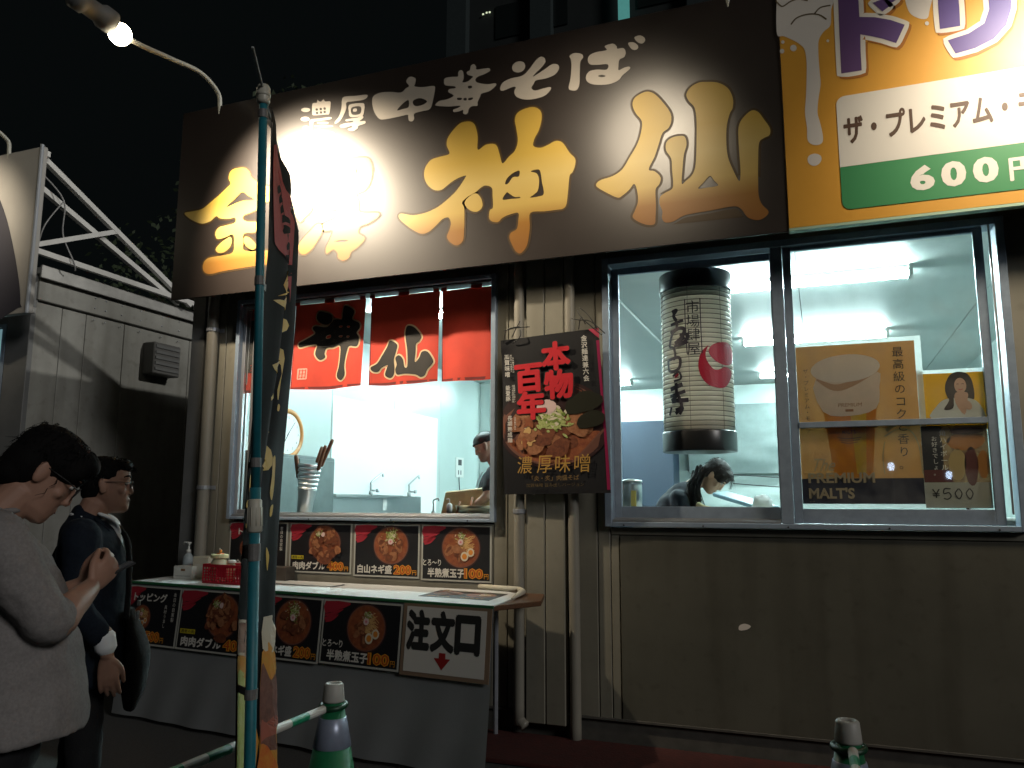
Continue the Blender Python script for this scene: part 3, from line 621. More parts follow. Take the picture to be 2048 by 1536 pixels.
# ---- the neighbour's board
nbs = thing('sign_board', 'white canvas board of the left neighbour with a dark printed curve, partly in frame', 'sign', (-7.5, YB, 3.15), 'sign boards above the stalls')
NX = pp(88, 290, YB).x
b = MB(); b.box(NX-3.2, NX, YB, YB+.05, 3.15, 4.71); part('banner_sheet', b, mat('white_canvas', (.36, .35, .33), .55, var=.05, vscale=3, bump=.05, bscale=40), nbs, bevel=.008)
b = MB(); q = [pp(x, y, YB) for x, y in ((-60, 330), (-20, 360), (8, 420), (26, 490), (38, 560), (41, 608), (36, 616), (-60, 640))]
b.poly(fb, spline([(p.x, max(p.z, 3.16), 0) for p in q], 3), [], .002, mat('slate_print', (.035, .035, .05), .5)); part('printed_curve', b, None, nbs)
b = MB(); b.tube([(NX-.012, YB-.006, 3.15), (NX-.006, YB-.008, 3.9), (NX-.012, YB-.006, 4.72)], .016, 8); part('edge_rope', b, mat('grey_hem', (.35, .38, .42), .5), nbs)
board_frame(nbs, NX-3.2, NX, 3.15, 4.71, (NX-.10, NX-2.2))
b = MB(); b.tube(spline([(NX-.13, YB+.12, 4.5), (NX-.06, YB+.3, 4.3), (NX-.1, YB+.35, 4.0), (NX-.05, YB+.45, 3.75), (NX-.08, YB+.5, 3.68)], 5, False), .007, 6)
b.tube(spline([(NX-.06, YB+.3, 4.3), (NX-.02, YB+.1, 4.0), (NX-.09, YB+.1, 3.8)], 5, False), .006, 6)
tag(part('power_cable', b, mat('grey_cable', (.3, .3, .3), .5), smooth=True), 'thin grey cable dangling behind the white board of the left unit', 'cable')
# ---- floodlights on long arms
lamp_white = mat('lamp_housing', (.46, .46, .40), .4, var=.05); lamp_dark = mat('lamp_can', (.16, .16, .15), .5)
bulb_m = mat('bulb_glow', (1, .87, .62), .4, emit=40)
def floodlight(x0, label, hx, hy, hz, E=1150, soft=.05, cone=82, aim=(-2.9, YB, 3.9), spot=True):
    r = thing('floodlight', label, 'lamp', (x0, YB+.02, BZ1), 'floodlights on arms above the sign boards')
    H = Vector((hx, hy, hz)); st = Vector((x0, YB+.03, BZ1-.25))
    tip = H+Vector((.0, .12, .0))
    pts = [st, Vector((x0, YB+.01, BZ1+.0)), Vector((x0, YB-.03, BZ1+.12)), Vector((x0, YB-.18, BZ1+.19)).lerp(tip, .08), Vector((x0, YB-.18, BZ1+.19)).lerp(tip, .5), tip, H+Vector((0, -.15, .03))]
    b = MB(); b.tube(spline([tuple(p) for p in pts], 6, False), .0175, 12); part('arm', b, lamp_white, r, smooth=True)
    ax = (Vector(aim)-H).normalized(); bk = Vector((-.06, -1, .06)).normalized()
    b = MB(); b.lathe(H+bk*.02+Vector((0, 0, .03)), [(.05, 0), (.078, .015), (.08, .09), (.062, .12), (.06, .22), (.072, .23), (.072, .30), (.03, .31)], 20, axis=tuple(bk)); part('housing', b, lamp_dark, r, smooth=True)
    b = MB(); b.box(H.x-.008, H.x+.008, H.y-.06, H.y+.0, H.z-.02, H.z+.06); part('bracket', b, lamp_white, r)
    b = MB(); b.ball(H+Vector((0, .035, -.01)), .074, n=20); part('bulb', b, bulb_m, r, smooth=True)
    l = bpy.data.lights.new('floodlight_beam', 'SPOT'); l.energy = E; l.color = (1, .84, .62); l.spot_size = R_(cone); l.spot_blend = 1.0; l.shadow_soft_size = soft
    o = bpy.data.objects.new('floodlight_beam', l); COL.objects.link(o); o.parent = r
    p = H+ax*.14; o.location = p-Vector(r['org']); o.rotation_euler = (-ax).to_track_quat('Z', 'Y').to_euler()
L1 = pp(232, 60, -1.5)
floodlight(-4.476, 'floodlight on a white curved arm at the left end of the black banner', L1.x, L1.y, L1.z, aim=(-3.6, YB, 3.62))
floodlight(-.41, 'floodlight reaching out above the right end of the black banner, out of view', -1.02, -1.5, 4.46, E=150, soft=.42, cone=84, aim=(-1.45, YB, 3.58))
floodlight(1.75, 'floodlight above the yellow drinks banner, out of view', 1.6, -1.45, 4.66, E=360, soft=.3, cone=92, aim=(1.4, YB, 3.7))
floodlight(NX-.46, 'floodlight arm over the white board of the left neighbour', NX-.7, -1.5, 4.63, E=120, aim=(NX-.9, YB, 4.0))
# ================================================================== PRINTED FOOD (flat print, built as thin layers)
soupm = mat('print_soup', (.30, .095, .035), .45, c2=(.17, .04, .02), vscale=30)
meatA = mat('print_meat', (.20, .065, .028), .45, c2=(.09, .025, .015), vscale=40); meatB = mat('print_meat_pale', (.38, .17, .08), .45, c2=(.20, .07, .03), vscale=40)
noodm = mat('print_noodle', (.55, .34, .13), .5); greenm = mat('print_leek', (.50, .52, .22), .5, c2=(.22, .30, .06), vscale=60)
eggw = mat('print_egg_white', (.62, .55, .42), .5); eggy = mat('print_yolk', (.62, .22, .03), .45); rim_m = mat('print_bowl_rim', (.035, .016, .016), .4)
pinkm = mat('print_fishcake', (.66, .48, .45), .5); redink = mat('red_ink', (.33, .02, .035), .5); blackpr = mat('poster_black', (.010, .010, .012), .45, spec=.5)
whiteink = mat('white_ink', (.62, .60, .55), .5); goldink = mat('gold_ink', (.42, .24, .05), .5); yelink = mat('yellow_ink', (.5, .42, .02), .5); orink = mat('orange_ink', (.62, .26, .02), .5)
seaweed = mat('print_seaweed', (.02, .02, .012), .4)
def food(parent, fr0, cx, cy, r, kind, seed, c=.002, big=False, asp=1.0):
    cy0 = cy; fr = (lambda a, z, cc_=0: fr0(a, cy0+(z-cy0)*asp, cc_)) if asp != 1 else fr0
    rn = random.Random(seed); b = MB(); e = .0002; k = [c]
    def nx(): k[0] += e; return k[0]
    q = 1.05
    b.disc(fr, cx, cy, r*1.04*q, r*1.04, nx(), rim_m, 48); b.disc(fr, cx, cy, r*.98*q, r*.97, nx(), mat('print_rim_shine', (.16, .07, .05), .4), 48)
    b.disc(fr, cx, cy, r*.93*q, r*.92, nx(), soupm, 48)
    n = 26 if big else (30 if kind == 'meat' else 13)
    if kind == 'noodle':
        for i in range(60):
            a = rn.uniform(-.9, 1.1); x = cx+r*rn.uniform(-.1, .55); y = cy+r*rn.uniform(-.3, .55)
            b.stroke(fr, [(x-r*.2, y+r*.15*a), (x, y+r*.08*rn.uniform(-1, 1)), (x+r*.22, y-r*.2*a)], r*.028, k[0]+.0000+rn.uniform(0, .0002), noodm, 3)
        k[0] += .0004
    for i in range(n):
        w = rn.uniform(2.6, 6.6) if kind != 'meat' else rn.uniform(0, 6.28); d = r*rn.uniform(.2, .66 if kind != 'meat' else .86)
        x, y = cx+d*math.cos(w)*q, cy+d*math.sin(w)
        if kind == 'noodle' and x > cx+.1*r: continue
        s = r*rn.uniform(.16, .32); b.disc(fr, x, y, s, s*rn.uniform(.5, .85), nx()*.5+k[0]*.5, rn.choice((meatA, meatB, meatA)), 14, rn.uniform(0, 3), .13, rn.random())
        b.disc(fr, x-s*.1, y+s*.12, s*.62, s*.3, nx(), rn.choice((meatB, meatA)), 12, rn.uniform(0, 3), .2, rn.random())
    if kind == 'meat':
        b.disc(fr, cx+r*.92, cy-r*.35, r*.2, r*.26, nx(), meatB, 7, .6, .1, 3); b.disc(fr, cx+.1*r, cy-r*.95, r*.42, r*.2, nx(), meatA, 12, .1, .1, 5)
    gx, gy, gs = {'meat': (-.35, .5, .26), 'leek': (.05, .48, .42), 'noodle': (.05, .55, .30), 'poster': (.03, .12, .36)}[kind]
    for i in range(260 if big else (230 if kind == 'leek' else 80)):
        w = rn.uniform(0, 6.28); d = abs(rn.gauss(0, .5))*gs*r; x = cx+gx*r+d*math.cos(w); y = cy+gy*r+d*math.sin(w)*(.8 if kind != 'leek' else 1.1)
        b.disc(fr, x, y, r*rn.uniform(.02, .065)*(1.5 if big else 1), r*rn.uniform(.012, .03)*(1.5 if big else 1), k[0]+rn.uniform(0, .0010), rn.choice((greenm, greenm, eggw, mat('print_leek_dark', (.14, .20, .03), .5))), 7, rn.uniform(0, 3), .1, rn.random())
    k[0] += .0012
    if kind in ('leek', 'noodle'): b.disc(fr, cx+gx*r-.05*r, cy+gy*r-.28*r, r*.15, r*.15, nx(), pinkm, 14); b.disc(fr, cx+gx*r-.05*r, cy+gy*r-.28*r, r*.06, r*.06, nx(), mat('print_pink', (.6, .2, .25), .5), 10)
    if kind == 'meat': b.disc(fr, cx-.05*r, cy+.48*r, r*.13, r*.12, nx(), pinkm, 12, 0, .1)
    if kind == 'noodle':
        for (x, y, s) in ((.55, -.22, .21), (.22, -.42, .23)):
            b.disc(fr, cx+x*r, cy+y*r, s*r*.9, s*r, nx(), eggw, 18); b.disc(fr, cx+x*r, cy+y*r, s*r*.58, s*r*.62, nx(), eggy, 16)
    if kind == 'poster':
        for (x, y, s) in ((.62, .45, .38), (.75, .05, .3)): b.disc(fr, cx+x*r, cy+y*r, s*r*.9, s*r*.7, nx(), seaweed, 14, .3, .12, 3)
        b.disc(fr, cx-.1*r, cy+.42*r, .2*r, .17*r, nx(), pinkm, 16)
        for i in range(10): b.disc(fr, cx+r*rn.uniform(-.8, -.2), cy+r*rn.uniform(-.5, .2), r*.13, r*.06, nx(), rn.choice((meatB, noodm, soupm)), 12, rn.uniform(0, 3), .2, rn.random())
    return part('printed_bowl', b, None, parent)
def paint_red(parent, fr, x0, z1, w, h, c=.0025):
    b = MB()
    b.poly(fr, spline([(x0, z1, 0), (x0+w*.9, z1, 0), (x0+w*.78, z1-h*.22, 0), (x0+w*.5, z1-h*.42, 0), (x0+w*.3, z1-h*.5, 0), (x0+w*.1, z1-h*.62, 0), (x0, z1-h*.6, 0)], 2), [], c, redink)
    for i, (dx, dz, l) in enumerate(((0, .55, .75), (0, .75, .66), (0, .93, .5), (.05, 1.05, .45))):
        b.stroke(fr, [(x0+w*dx, z1-h*dz), (x0+w*(dx+l*.5), z1-h*(dz-.12)), (x0+w*(dx+l), z1-h*(dz-.38))], [h*.13, h*.17, h*.05], c+.0003, redink)
    part('red_brush_mark', b, None, parent)
def menu(label, fr, x0, x1, z0, z1, kind, name, price, seed, top=None, group='menu posters', left=False):
    o = fr((x0+x1)/2, z0); r = thing('menu_poster', label, 'poster', o, group); w = x1-x0; h = z1-z0
    b = MB(); b.fbox(fr, x0, x1, z0, z1, 0, .0015, mat('laminate_edge', (.42, .42, .38), .3)); b.quad(fr, x0+.012, x1-.012, z0+.012, z1-.010, .002, blackpr); part('paper', b, None, r)
    paint_red(r, fr, x0+.013, z1-.011, w*.36, h*.30)
    if kind == 'text':
        b = MB(); b.text('トッピング', fr, x0+w*.16, z0+h*.74, h*.14, w=w*.60, bold=.03, c=.004, m=whiteink, res=2); b.vtext('本日の自家製', fr, x0+w*.90, z1-h*.08, h*.075, c=.004, m=whiteink)
        b.vtext('具材うまし', fr, x0+w*.76, z1-h*.30, h*.07, c=.004, m=whiteink); part('lettering', b, None, r)
        food(r, fr, x0+w*.34, z0+h*.46, h*.22, 'noodle', seed)
        b = MB(); b.text(name, fr, x0+w*.12, z0+h*.07, h*.15, bold=.03, c=.0045, m=whiteink, res=2); part('lettering', b, None, r)
    else:
        food(r, fr, x0+w*.57, z0+h*.60, h*.365, kind, seed)
        b = MB(); L_ = len(name); b.text(name, fr, x0+w*.07 if kind != 'noodle' else x0+w*.10, z0+h*.07, h*.155, w=w*.52, bold=.035, c=.0048, m=whiteink, res=2)
        if top == 'y': b.fbox(fr, x0+w*.04, x0+w*.24, z0+h*.27, z0+h*.345, .0042, .0046, yelink); b.text('通常の肉', fr, x0+w*.05, z0+h*.28, h*.055, w=w*.18, bold=.01, c=.005, m=blackpr, res=1)
        elif top: b.text(top, fr, x0+w*.03, z0+h*.27, h*.11, w=w*.26, bold=.02, c=.0048, m=whiteink, res=2)
        part('lettering', b, None, r)
    b = MB(); px0 = x0+w*(.62 if kind != 'text' else .45)
    b.text(price, fr, px0, z0+h*.055, h*.19, w=w*.27, bold=.075, c=.0049, m=orink, res=2); b.text(price, fr, px0+w*.008, z0+h*.07, h*.16, w=w*.25, bold=.0, c=.0052, m=mat('dark_orange_ink', (.40, .06, .01), .5), res=2)
    b.text('円', fr, px0+w*.28, z0+h*.06, h*.09, bold=.01, c=.005, m=orink, res=1); part('price_lettering', b, None, r)
    return r
fw0 = wall(-.004)
def mx(px, py=1100, y=-.006): return pp(px, py, y).x
menu('topping menu poster at the left end below the serving window, mostly behind the banner flag', fw0, mx(458), mx(574), .985, 1.352, 'text', '全部のせ', '500', 11, group='menu posters under the serving window')
menu('menu poster with a meat ramen for 400 yen, yellow tag, under the serving window', fw0, mx(579), mx(703), .985, 1.350, 'meat', '肉肉ダブル', '400', 12, 'y', group='menu posters under the serving window')
menu('menu poster with a green leek ramen for 200 yen under the serving window', fw0, mx(708), mx(839), .975, 1.350, 'leek', '白山ネギ盛', '200', 13, group='menu posters under the serving window')
menu('menu poster with an egg ramen for 100 yen, rightmost under the serving window', fw0, mx(843), mx(983), .965, 1.350, 'noodle', '半熟煮玉子', '100', 14, 'とろ～り', group='menu posters under the serving window')
# ================================================================== COUNTER TABLE
TZ_ = .93
A = Vector((-4.76, -.546, TZ_)); B = Vector((-1.752, -.876, TZ_)); E0 = Vector((-1.72, -.24, TZ_)); D0 = Vector((-4.80, -.03, TZ_))
tdir = (B-A).normalized(); tn = Vector((tdir.y, -tdir.x, 0))        # tn points to the viewer
counter = thing('counter_table', 'long narrow folding counter covered by a white sheet below the serving window', 'table', (-3.2, -.45, 0))
wood = mat('brown_board', (.10, .045, .02), .45, var=.3, vscale=6, stretch=(2, 20, 20))
b = MB(); th = .03
def slab(b, pts, z0, z1, m=None):
    n = len(pts); b.add([(p[0], p[1], z) for z in (z0, z1) for p in pts], [tuple(range(n-1, -1, -1)), tuple(range(n, 2*n))]+[(i, (i+1) % n, n+(i+1) % n, n+i) for i in range(n)], m)
R1 = Vector((-1.60, -.52, 0)); R2 = Vector((-1.70, -.16, 0))
slab(b, [A+tn*-.02, B+tn*-.02+tdir*-.03, R1, R2, (-4.78, -.02)], TZ_-.034, TZ_-.004); part('tabletop', b, wood, counter, bevel=.004)
for q in (A+tdir*.3-tn*.12, B-tdir*.3-tn*.12, Vector((-4.5, -.08, 0)), Vector((-2.05, -.12, 0))):
    b = MB(); b.tube([(q.x, q.y, 0.005), (q.x, q.y, TZ_-.034)], .016, 8); part('leg', b, alum, counter)
# white sheet: top and a skirt that flares towards the bottom
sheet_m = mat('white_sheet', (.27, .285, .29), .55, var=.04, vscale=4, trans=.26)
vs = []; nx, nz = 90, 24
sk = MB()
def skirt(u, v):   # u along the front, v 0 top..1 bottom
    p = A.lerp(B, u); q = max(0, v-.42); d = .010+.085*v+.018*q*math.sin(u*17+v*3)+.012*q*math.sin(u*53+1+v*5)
    return p+tn*d+Vector((0, 0, -(TZ_-.03)*v))
for j in range(nz+1):
    for i in range(nx+1): vs.append(skirt(i/nx, j/nz))
sk.add(vs, [(j*(nx+1)+i, (j+1)*(nx+1)+i, (j+1)*(nx+1)+i+1, j*(nx+1)+i+1) for j in range(nz) for i in range(nx)])
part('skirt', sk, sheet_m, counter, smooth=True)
b = MB(); tp = [A+tn*.012, B+tn*.012, Vector((-1.80, -.30, 0)), Vector((-1.98, -.14, 0)), Vector((-4.79, -.025, 0))]
slab(b, tp, TZ_-.003, TZ_+.0015); part('sheet_top', b, mat('white_sheet_lit', (.66, .68, .68), .45, var=.03, vscale=6), counter)  # top of the same sheet, coloured paler for the window light falling on it
b = MB(); b.bar(A+tn*.014+Vector((0, 0, -.004)), B+tn*.014+Vector((0, 0, -.006)), .010, .016); part('green_edge', b, mat('green_tape', (.02, .13, .05), .5), counter)
# rolled paper end + flat menu sheet + napkins
b = MB(); b.tube([(-2.18, -.105, TZ_+.02), (-1.86, -.19, TZ_+.022)], .017, 12); b.tube([(-1.86, -.19, TZ_+.022), (-1.80, -.30, TZ_+.02), (-1.755, -.60, TZ_+.012)], [.017, .022, .006], 10)
tag(part('rolled_sheet', b, mat('cream_plastic', (.55, .52, .42), .5), smooth=True), 'curled cream edge of plastic sheet at the right end of the counter', 'plastic sheet')
fm = Frame((-2.37, -.62, TZ_+.003), tuple(tdir), (-.05, 1, 0))
r = thing('counter_menu', 'flat printed food menu lying at the right end of the counter', 'menu', (-2.1, -.5, TZ_))
b = MB(); b.fbox(fm, 0, .50, 0, .36, -.001, .0006, blackpr); part('paper', b, None, r)
food(r, fm, .13, .2, .10, 'meat', 31, .001); food(r, fm, .37, .2, .10, 'noodle', 32, .001)
b = MB()
for k, (tx, x_) in enumerate((('肉肉ダブル', .04), ('半熟煮玉子', .28))): b.text(tx, fm, x_, .03, .03, w=.17, bold=.02, c=.0015, m=orink, res=1)
part('lettering', b, None, r)
b = MB()
for k in range(3):
    fk = Frame((-3.68+.012*k, -.34-.01*k, TZ_+.003+.004*k), (1, -.10+.02*k, 0), (.1, 1, 0)); b.fbox(fk, 0, .50, 0, .17, -.002, .001+.003*(k % 2))
tag(part('napkin_stack', b, whitep, bevel=.001), 'thin stack of white paper sheets lying on the counter beside the flag', 'paper')
b = MB(); b.box(-3.99, -3.72, -.13, -.02, TZ_+.002, TZ_+.10)
tag(part('dark_carton', b, mat('brown_carton', (.06, .05, .04), .6), bevel=.003), 'low dark carton on the counter just right of the flag', 'box')
# posters on the skirt
def skirt_frame(u0):
    o = skirt(u0, 0)+tn*.008; dn = (skirt(u0, .4)-skirt(u0, 0)).normalized()
    f = Frame(o, tuple(tdir), tuple(-dn)); return f
fs = skirt_frame(0); LEN = (B-A).length
def on_skirt(px, py=1180):
    best = 0; d = 1e9
    for i in range(601):
        q = proj(skirt(i/600, .02))
        if abs(q[0]-px) < d: d = abs(q[0]-px); best = i/600
    return best*LEN
fs.o = fs.o+fs.n*.010
xs = [on_skirt(p) for p in (262, 371, 527, 654, 814)]
menu('dim topping menu poster on the left end of the white counter skirt', fs, xs[0], xs[1]-.01, -.425, -.025, 'text', '全部のせ', '500', 21, group='menu posters on the counter skirt')
menu('dim meat ramen poster for 400 yen on the counter skirt', fs, xs[1], xs[2]-.01, -.425, -.025, 'meat', '肉肉ダブル', '400', 22, 'y', group='menu posters on the counter skirt')
menu('dim leek ramen poster for 200 yen on the counter skirt, right of the flag', fs, xs[2], xs[3]-.01, -.415, -.025, 'leek', '白山ネギ盛', '200', 23, group='menu posters on the counter skirt')
menu('dim 100 yen egg ramen poster on the skirt beside the order sign', fs, xs[3], xs[4]-.012, -.405, -.025, 'noodle', '半熟煮玉子', '100', 24, 'とろ～り', group='menu posters on the counter skirt')
r = thing('order_sign', 'white order sign with black characters, red down arrow and brown tape edge on the counter', 'sign', (-2.1, -.9, .5))
x0, x1 = xs[4]-.002, on_skirt(988)
b = MB(); b.fbox(fs, x0, x1, -.415, -.014, -.002, .004, mat('brown_tape', (.22, .15, .10), .5)); b.fbox(fs, x0+.025, x1-.03, -.392, -.03, .004, .0055, mat('sign_white', (.58, .56, .52), .6)); part('board', b, None, r, bevel=0)
b = MB(); w = (x1-x0-.11)/3
for k, ch in enumerate('注文口'): b.text(ch, fs, x0+.040+k*(w+.006), -.262, .205 if ch != '口' else .19, w=w*.9, bold=.06, c=.0065, m=black)
part('lettering', b, None, r)
cx = (x0+x1)/2-.01
b = MB(); b.poly(fs, [(cx-.022, -.275), (cx-.022, -.305), (cx-.055, -.305), (cx, -.368), (cx+.055, -.305), (cx+.022, -.305), (cx+.022, -.275)][::1], [], .0065, mat('arrow_red', (.28, .012, .012), .5)); part('arrow', b, None, r)
# ================================================================== HANGING POSTER
hp = thing('hanging_poster', 'black noodle poster with red characters and a big ramen bowl tied to the pipes', 'poster', (-1.65, -.13, 1.57))
nx, nz = 20, 28; c4 = [pp(1003, 682, -.13), pp(1197, 656, -.13), pp(1222, 986, -.13), pp(1009, 989, -.13)]
class Warp:
    def __init__(s, c, y, bow): s.c = c; s.y = y; s.bow = bow
    def __call__(s, a, b, c=0):
        t = s.c[3].lerp(s.c[2], a); u = s.c[0].lerp(s.c[1], a); p = t.lerp(u, b)
        d = s.bow*math.sin(math.pi*a)*.6+s.bow*.5*math.sin(7*b+3*a)+.02*max(0, .12-a)*5*(b > .9)
        return Vector((p.x, s.y-d-c, p.z))
wp = Warp(c4, -.13, .012)
b = MB(); b.add([wp(i/nx, j/nz) for j in range(nz+1) for i in range(nx+1)], [(j*(nx+1)+i, j*(nx+1)+i+1, (j+1)*(nx+1)+i+1, (j+1)*(nx+1)+i) for j in range(nz) for i in range(nx)])
part('paper', b, blackpr, hp, smooth=True)
class W2:
    """poster-local metres (0..W, 0..H) mapped on the warped sheet"""
    def __init__(s, w, W, H): s.w = w; s.W = W; s.H = H
    def __call__(s, a, b, c=0): return s.w(min(1, max(0, a/s.W)), min(1, max(0, b/s.H)), c)
fh = W2(wp, .70, 1.06)
food(hp, fh, .35, .455, .350, 'poster', 51, .003, True, asp=.80)
redp = mat('poster_red', (.55, .02, .03), .45)
for ch, x, y in (('本', .305, .815), ('物', .315, .625), ('百', .105, .685), ('年', .115, .500)):
    b = MB(); b.text(ch, fh, x-.006, y-.006, .192, w=.200, bold=.05, c=.0165, m=black); b.text(ch, fh, x, y, .180, w=.188, bold=.045, c=.018, m=redp); part('red_character', b, None, hp)
for s_, x_, y_, h_ in (('金沢麺達兼六会', .60, 1.02, .040), ('加賀味噌', .045, .96, .038), ('能登豚', .045, .74, .034), ('長期熟成麺', .055, .53, .034)):
    b = MB(); b.vtext(s_, fh, x_, y_, h_, .1, .01, .017, whiteink); part('white_lettering', b, None, hp)
for x, y, s_ in ((.075, .95, '金沢市の老舗蔵元'), (.09, .93, '天然醸造仕込み'), (.08, .74, '石川県産豚肉使用'), (.092, .74, '旨味豊かな味わい'), (.092, .52, '自家製多加水')):
    b = MB(); b.vtext(s_, fh, x, y, .014, .1, 0, .017, whiteink, 1); part('small_lettering', b, None, hp)
b = MB()
for ch, x in (('濃', .10), ('厚', .235), ('味', .355), ('噌', .48)): b.text(ch, fh, x, .135, .115, w=.10, bold=.0, c=.018, m=goldink, skew=.08)
part('gold_lettering', b, None, hp); b = MB()
b.text('「炎・炙」肉盛そば', fh, .20, .085, .034, w=.31, bold=.005, c=.017, m=mat('dim_gold', (.2, .12, .04), .5)); part('gold_lettering', b, None, hp); b = MB(); b.text('加賀味噌 旨み出しバージョン', fh, .16, .045, .024, w=.38, c=.017, m=mat('dim_gold2', (.12, .08, .03), .5), res=1)
part('gold_lettering', b, None, hp)
b = MB(); b.add([fh(a, z, c) for a, z, c in ((.63, 1.06, .004), (.70, 1.06, .004), (.70, .99, .004))], [(0, 2, 1)], mat('pink_back', (.5, .05, .1), .5)); b.stroke(fh, [(.69, .98), (.695, .5), (.69, .02)], .022, .004, mat('magenta_edge', (.25, .01, .06), .4)); part('folded_edge', b, None, hp)
b = MB()
def knot(x, z, pts):
    for p in pts: b.tube(spline([(x+a, -.15-d, z+c) for a, c, d in p], 4, False), .0035, 5)
kx = pp(1040, 668, -.15)
knot(kx.x, kx.z, [[(-.12, .03, 0), (-.02, .04, .02), (.07, .045, 0)], [(-.12, -.05, 0), (-.09, .03, .02), (0, .05, .01)], [(-.06, -.02, 0), (-.03, .03, .01), (0, .09, 0)], [(0, .03, 0), (.01, -.02, .02), (-.05, -.06, 0)]])
kx = pp(1160, 650, -.15)
knot(kx.x, kx.z, [[(-.06, .05, 0), (.0, .03, .02), (.07, .02, 0), (.17, -.07, 0)], [(-.02, .11, 0), (.02, .04, .02), (.15, -.08, 0)], [(-.01, -.03, 0), (.01, .05, .01), (.04, .0, .01)], [(.0, .12, 0), (.06, .06, 0), (.12, -.04, 0)]])
part('tie_cord', b, black, hp, smooth=True)
# ================================================================== NOREN CURTAIN
nor = thing('noren_curtain', 'short red split curtain with black brush characters hanging in the serving window', 'curtain', (-3.25, .06, 2.39))
redcloth = mat('red_cloth', (.42, .032, .014), .8, var=.12, vscale=4, bump=.15, bscale=300, trans=.018)
ink = mat('black_ink_cloth', (.012, .010, .008), .75, trans=.05); outl = mat('cream_outline', (.48, .36, .22), .75)
class Noren:
    def __init__(s, x0, x1, ph): s.x0 = x0; s.x1 = x1; s.ph = ph
    def __call__(s, a, z, c=0):
        v = (3.04-z)/.66; u = (a-s.x0)/(s.x1-s.x0)
        d = .018*math.sin(u*5.5+s.ph)*(.3+v)+.008*math.sin(u*13+s.ph*2)*v+.02*v
        zz = z-.012*math.sin(u*3.1)*(v > .98)
        return Vector((a-.006*v*math.sin(s.ph), .06-d-c, zz))
npn = [(-4.50, -3.90, 1.0), (-3.868, -3.225, 2.2), (-3.180, -2.592, 4.0), (-2.572, -2.0, 5.5)]
for x0, x1, ph in npn:
    f = Noren(x0, x1, ph); b = MB(); nx, nz = 24, 24
    b.add([f(x0+(x1-x0)*i/nx, 2.385+.684*j/nz) for j in range(nz+1) for i in range(nx+1)], [(j*(nx+1)+i, j*(nx+1)+i+1, (j+1)*(nx+1)+i+1, (j+1)*(nx+1)+i) for j in range(nz) for i in range(nx)])
    pnl = part('curtain_panel', b, redcloth, nor, smooth=True)
    b = MB(); w = (x1-x0)
    for t in (0.0, .5, 1.0):
        xa = x0+w*t; b = MB(); b.box(max(xa-.045, x0), min(xa+.045, x1), .04, .045, 3.06, 3.13); part('loop', b, redcloth, pnl)
    b = MB(); b.stroke(f, [(x0+.006, 3.03), (x0+.006, 2.7), (x0+.006, 2.39)], .006, .001, mat('dark_seam', (.12, .01, .01), .8)); b.stroke(f, [(x0+.0, 2.395), ((x0+x1)/2, 2.395), (x1, 2.395)], .008, .001, MATS['dark_seam']); part('hem', b, None, pnl)
ZN = (2.953, 440, 540)
def ntrace(pts, grow=0, n=4): return trace(pts, *ZN, .045, n, grow)
N_KAMI = [([(735,208),(790,240),(780,290),(820,310),(828,340),(810,370),(825,400),(815,450),(770,450),(755,480),(740,560),(745,620),(720,652),(690,625),(705,560),(710,450),(665,455),(625,460),(612,490),(615,515),(585,530),(560,495),(570,440),(520,445),(475,458),(468,435),(500,415),(540,390),(560,370),(545,345),(560,330),(620,335),(650,310),(670,290),(715,290),(722,250)],
            [[(625,385),(648,380),(645,398),(620,402)], [(702,328),(722,328),(716,338),(700,338)], [(752,328),(768,330),(764,340),(750,338)], [(702,386),(724,386),(718,396),(700,394)], [(752,388),(768,390),(762,400),(750,398)]]), ([(575,250),(600,245),(650,262),(655,300),(625,320),(590,310),(568,285)], [])]
N_SEN = [([(1000,415),(1045,440),(1040,480),(1025,530),(1030,580),(1025,620),(1000,638),(965,620),(975,580),(980,560),(945,575),(925,600),(895,598),(885,575),(920,550),(950,500),(980,450)], []),
         ([(1110,330),(1150,340),(1190,390),(1180,420),(1160,440),(1158,480),(1155,545),(1180,520),(1195,485),(1230,485),(1262,535),(1255,560),(1230,590),(1215,625),(1190,635),(1160,620),(1100,615),(1050,620),(1035,590),(1045,560),(1035,520),(1060,505),(1085,530),(1095,575),(1112,570),(1110,480),(1098,400),(1098,360)], [])]
for items, k in ((N_KAMI, 1), (N_SEN, 2)):
    f = Noren(*npn[k]); b = MB()
    for o_, hs in items:
        for c, m_, gr in ((.002, outl, .012), (.0045, ink, 0)):
            ol = ntrace(o_, gr); holes = [ntrace(h, -gr*.3) for h in hs]
            # subdivide through a fan-free tessellation
            b.fpoly(f, ol, holes, c, m_, .05)
    part('black_character', b, None, nor)
f = Noren(*npn[0]); b = MB(); b.text('澤', f, -4.44, 2.5, .46, w=.46, bold=.05, c=.002, m=ink); b.text('金', f, -4.44, 2.99, .02, c=.002, m=ink); part('black_character', b, None, nor)
f = Noren(*npn[1]); q = pp(605, 748, .04); b = MB(); b.poly(f, rrect(q.x-.045, q.x+.045, q.z-.045, q.z+.045, .01), [], .002, mat('seal_pink', (.55, .25, .2), .8))
for i in (-1, 0, 1): b.stroke(f, [(q.x+.028*i, q.z-.035), (q.x+.028*i+.005, q.z+.035)], .008, .003, redcloth); b.stroke(f, [(q.x-.03, q.z+.026*i), (q.x+.03, q.z+.026*i)], .005, .0032, redcloth)
part('seal', b, None, nor)
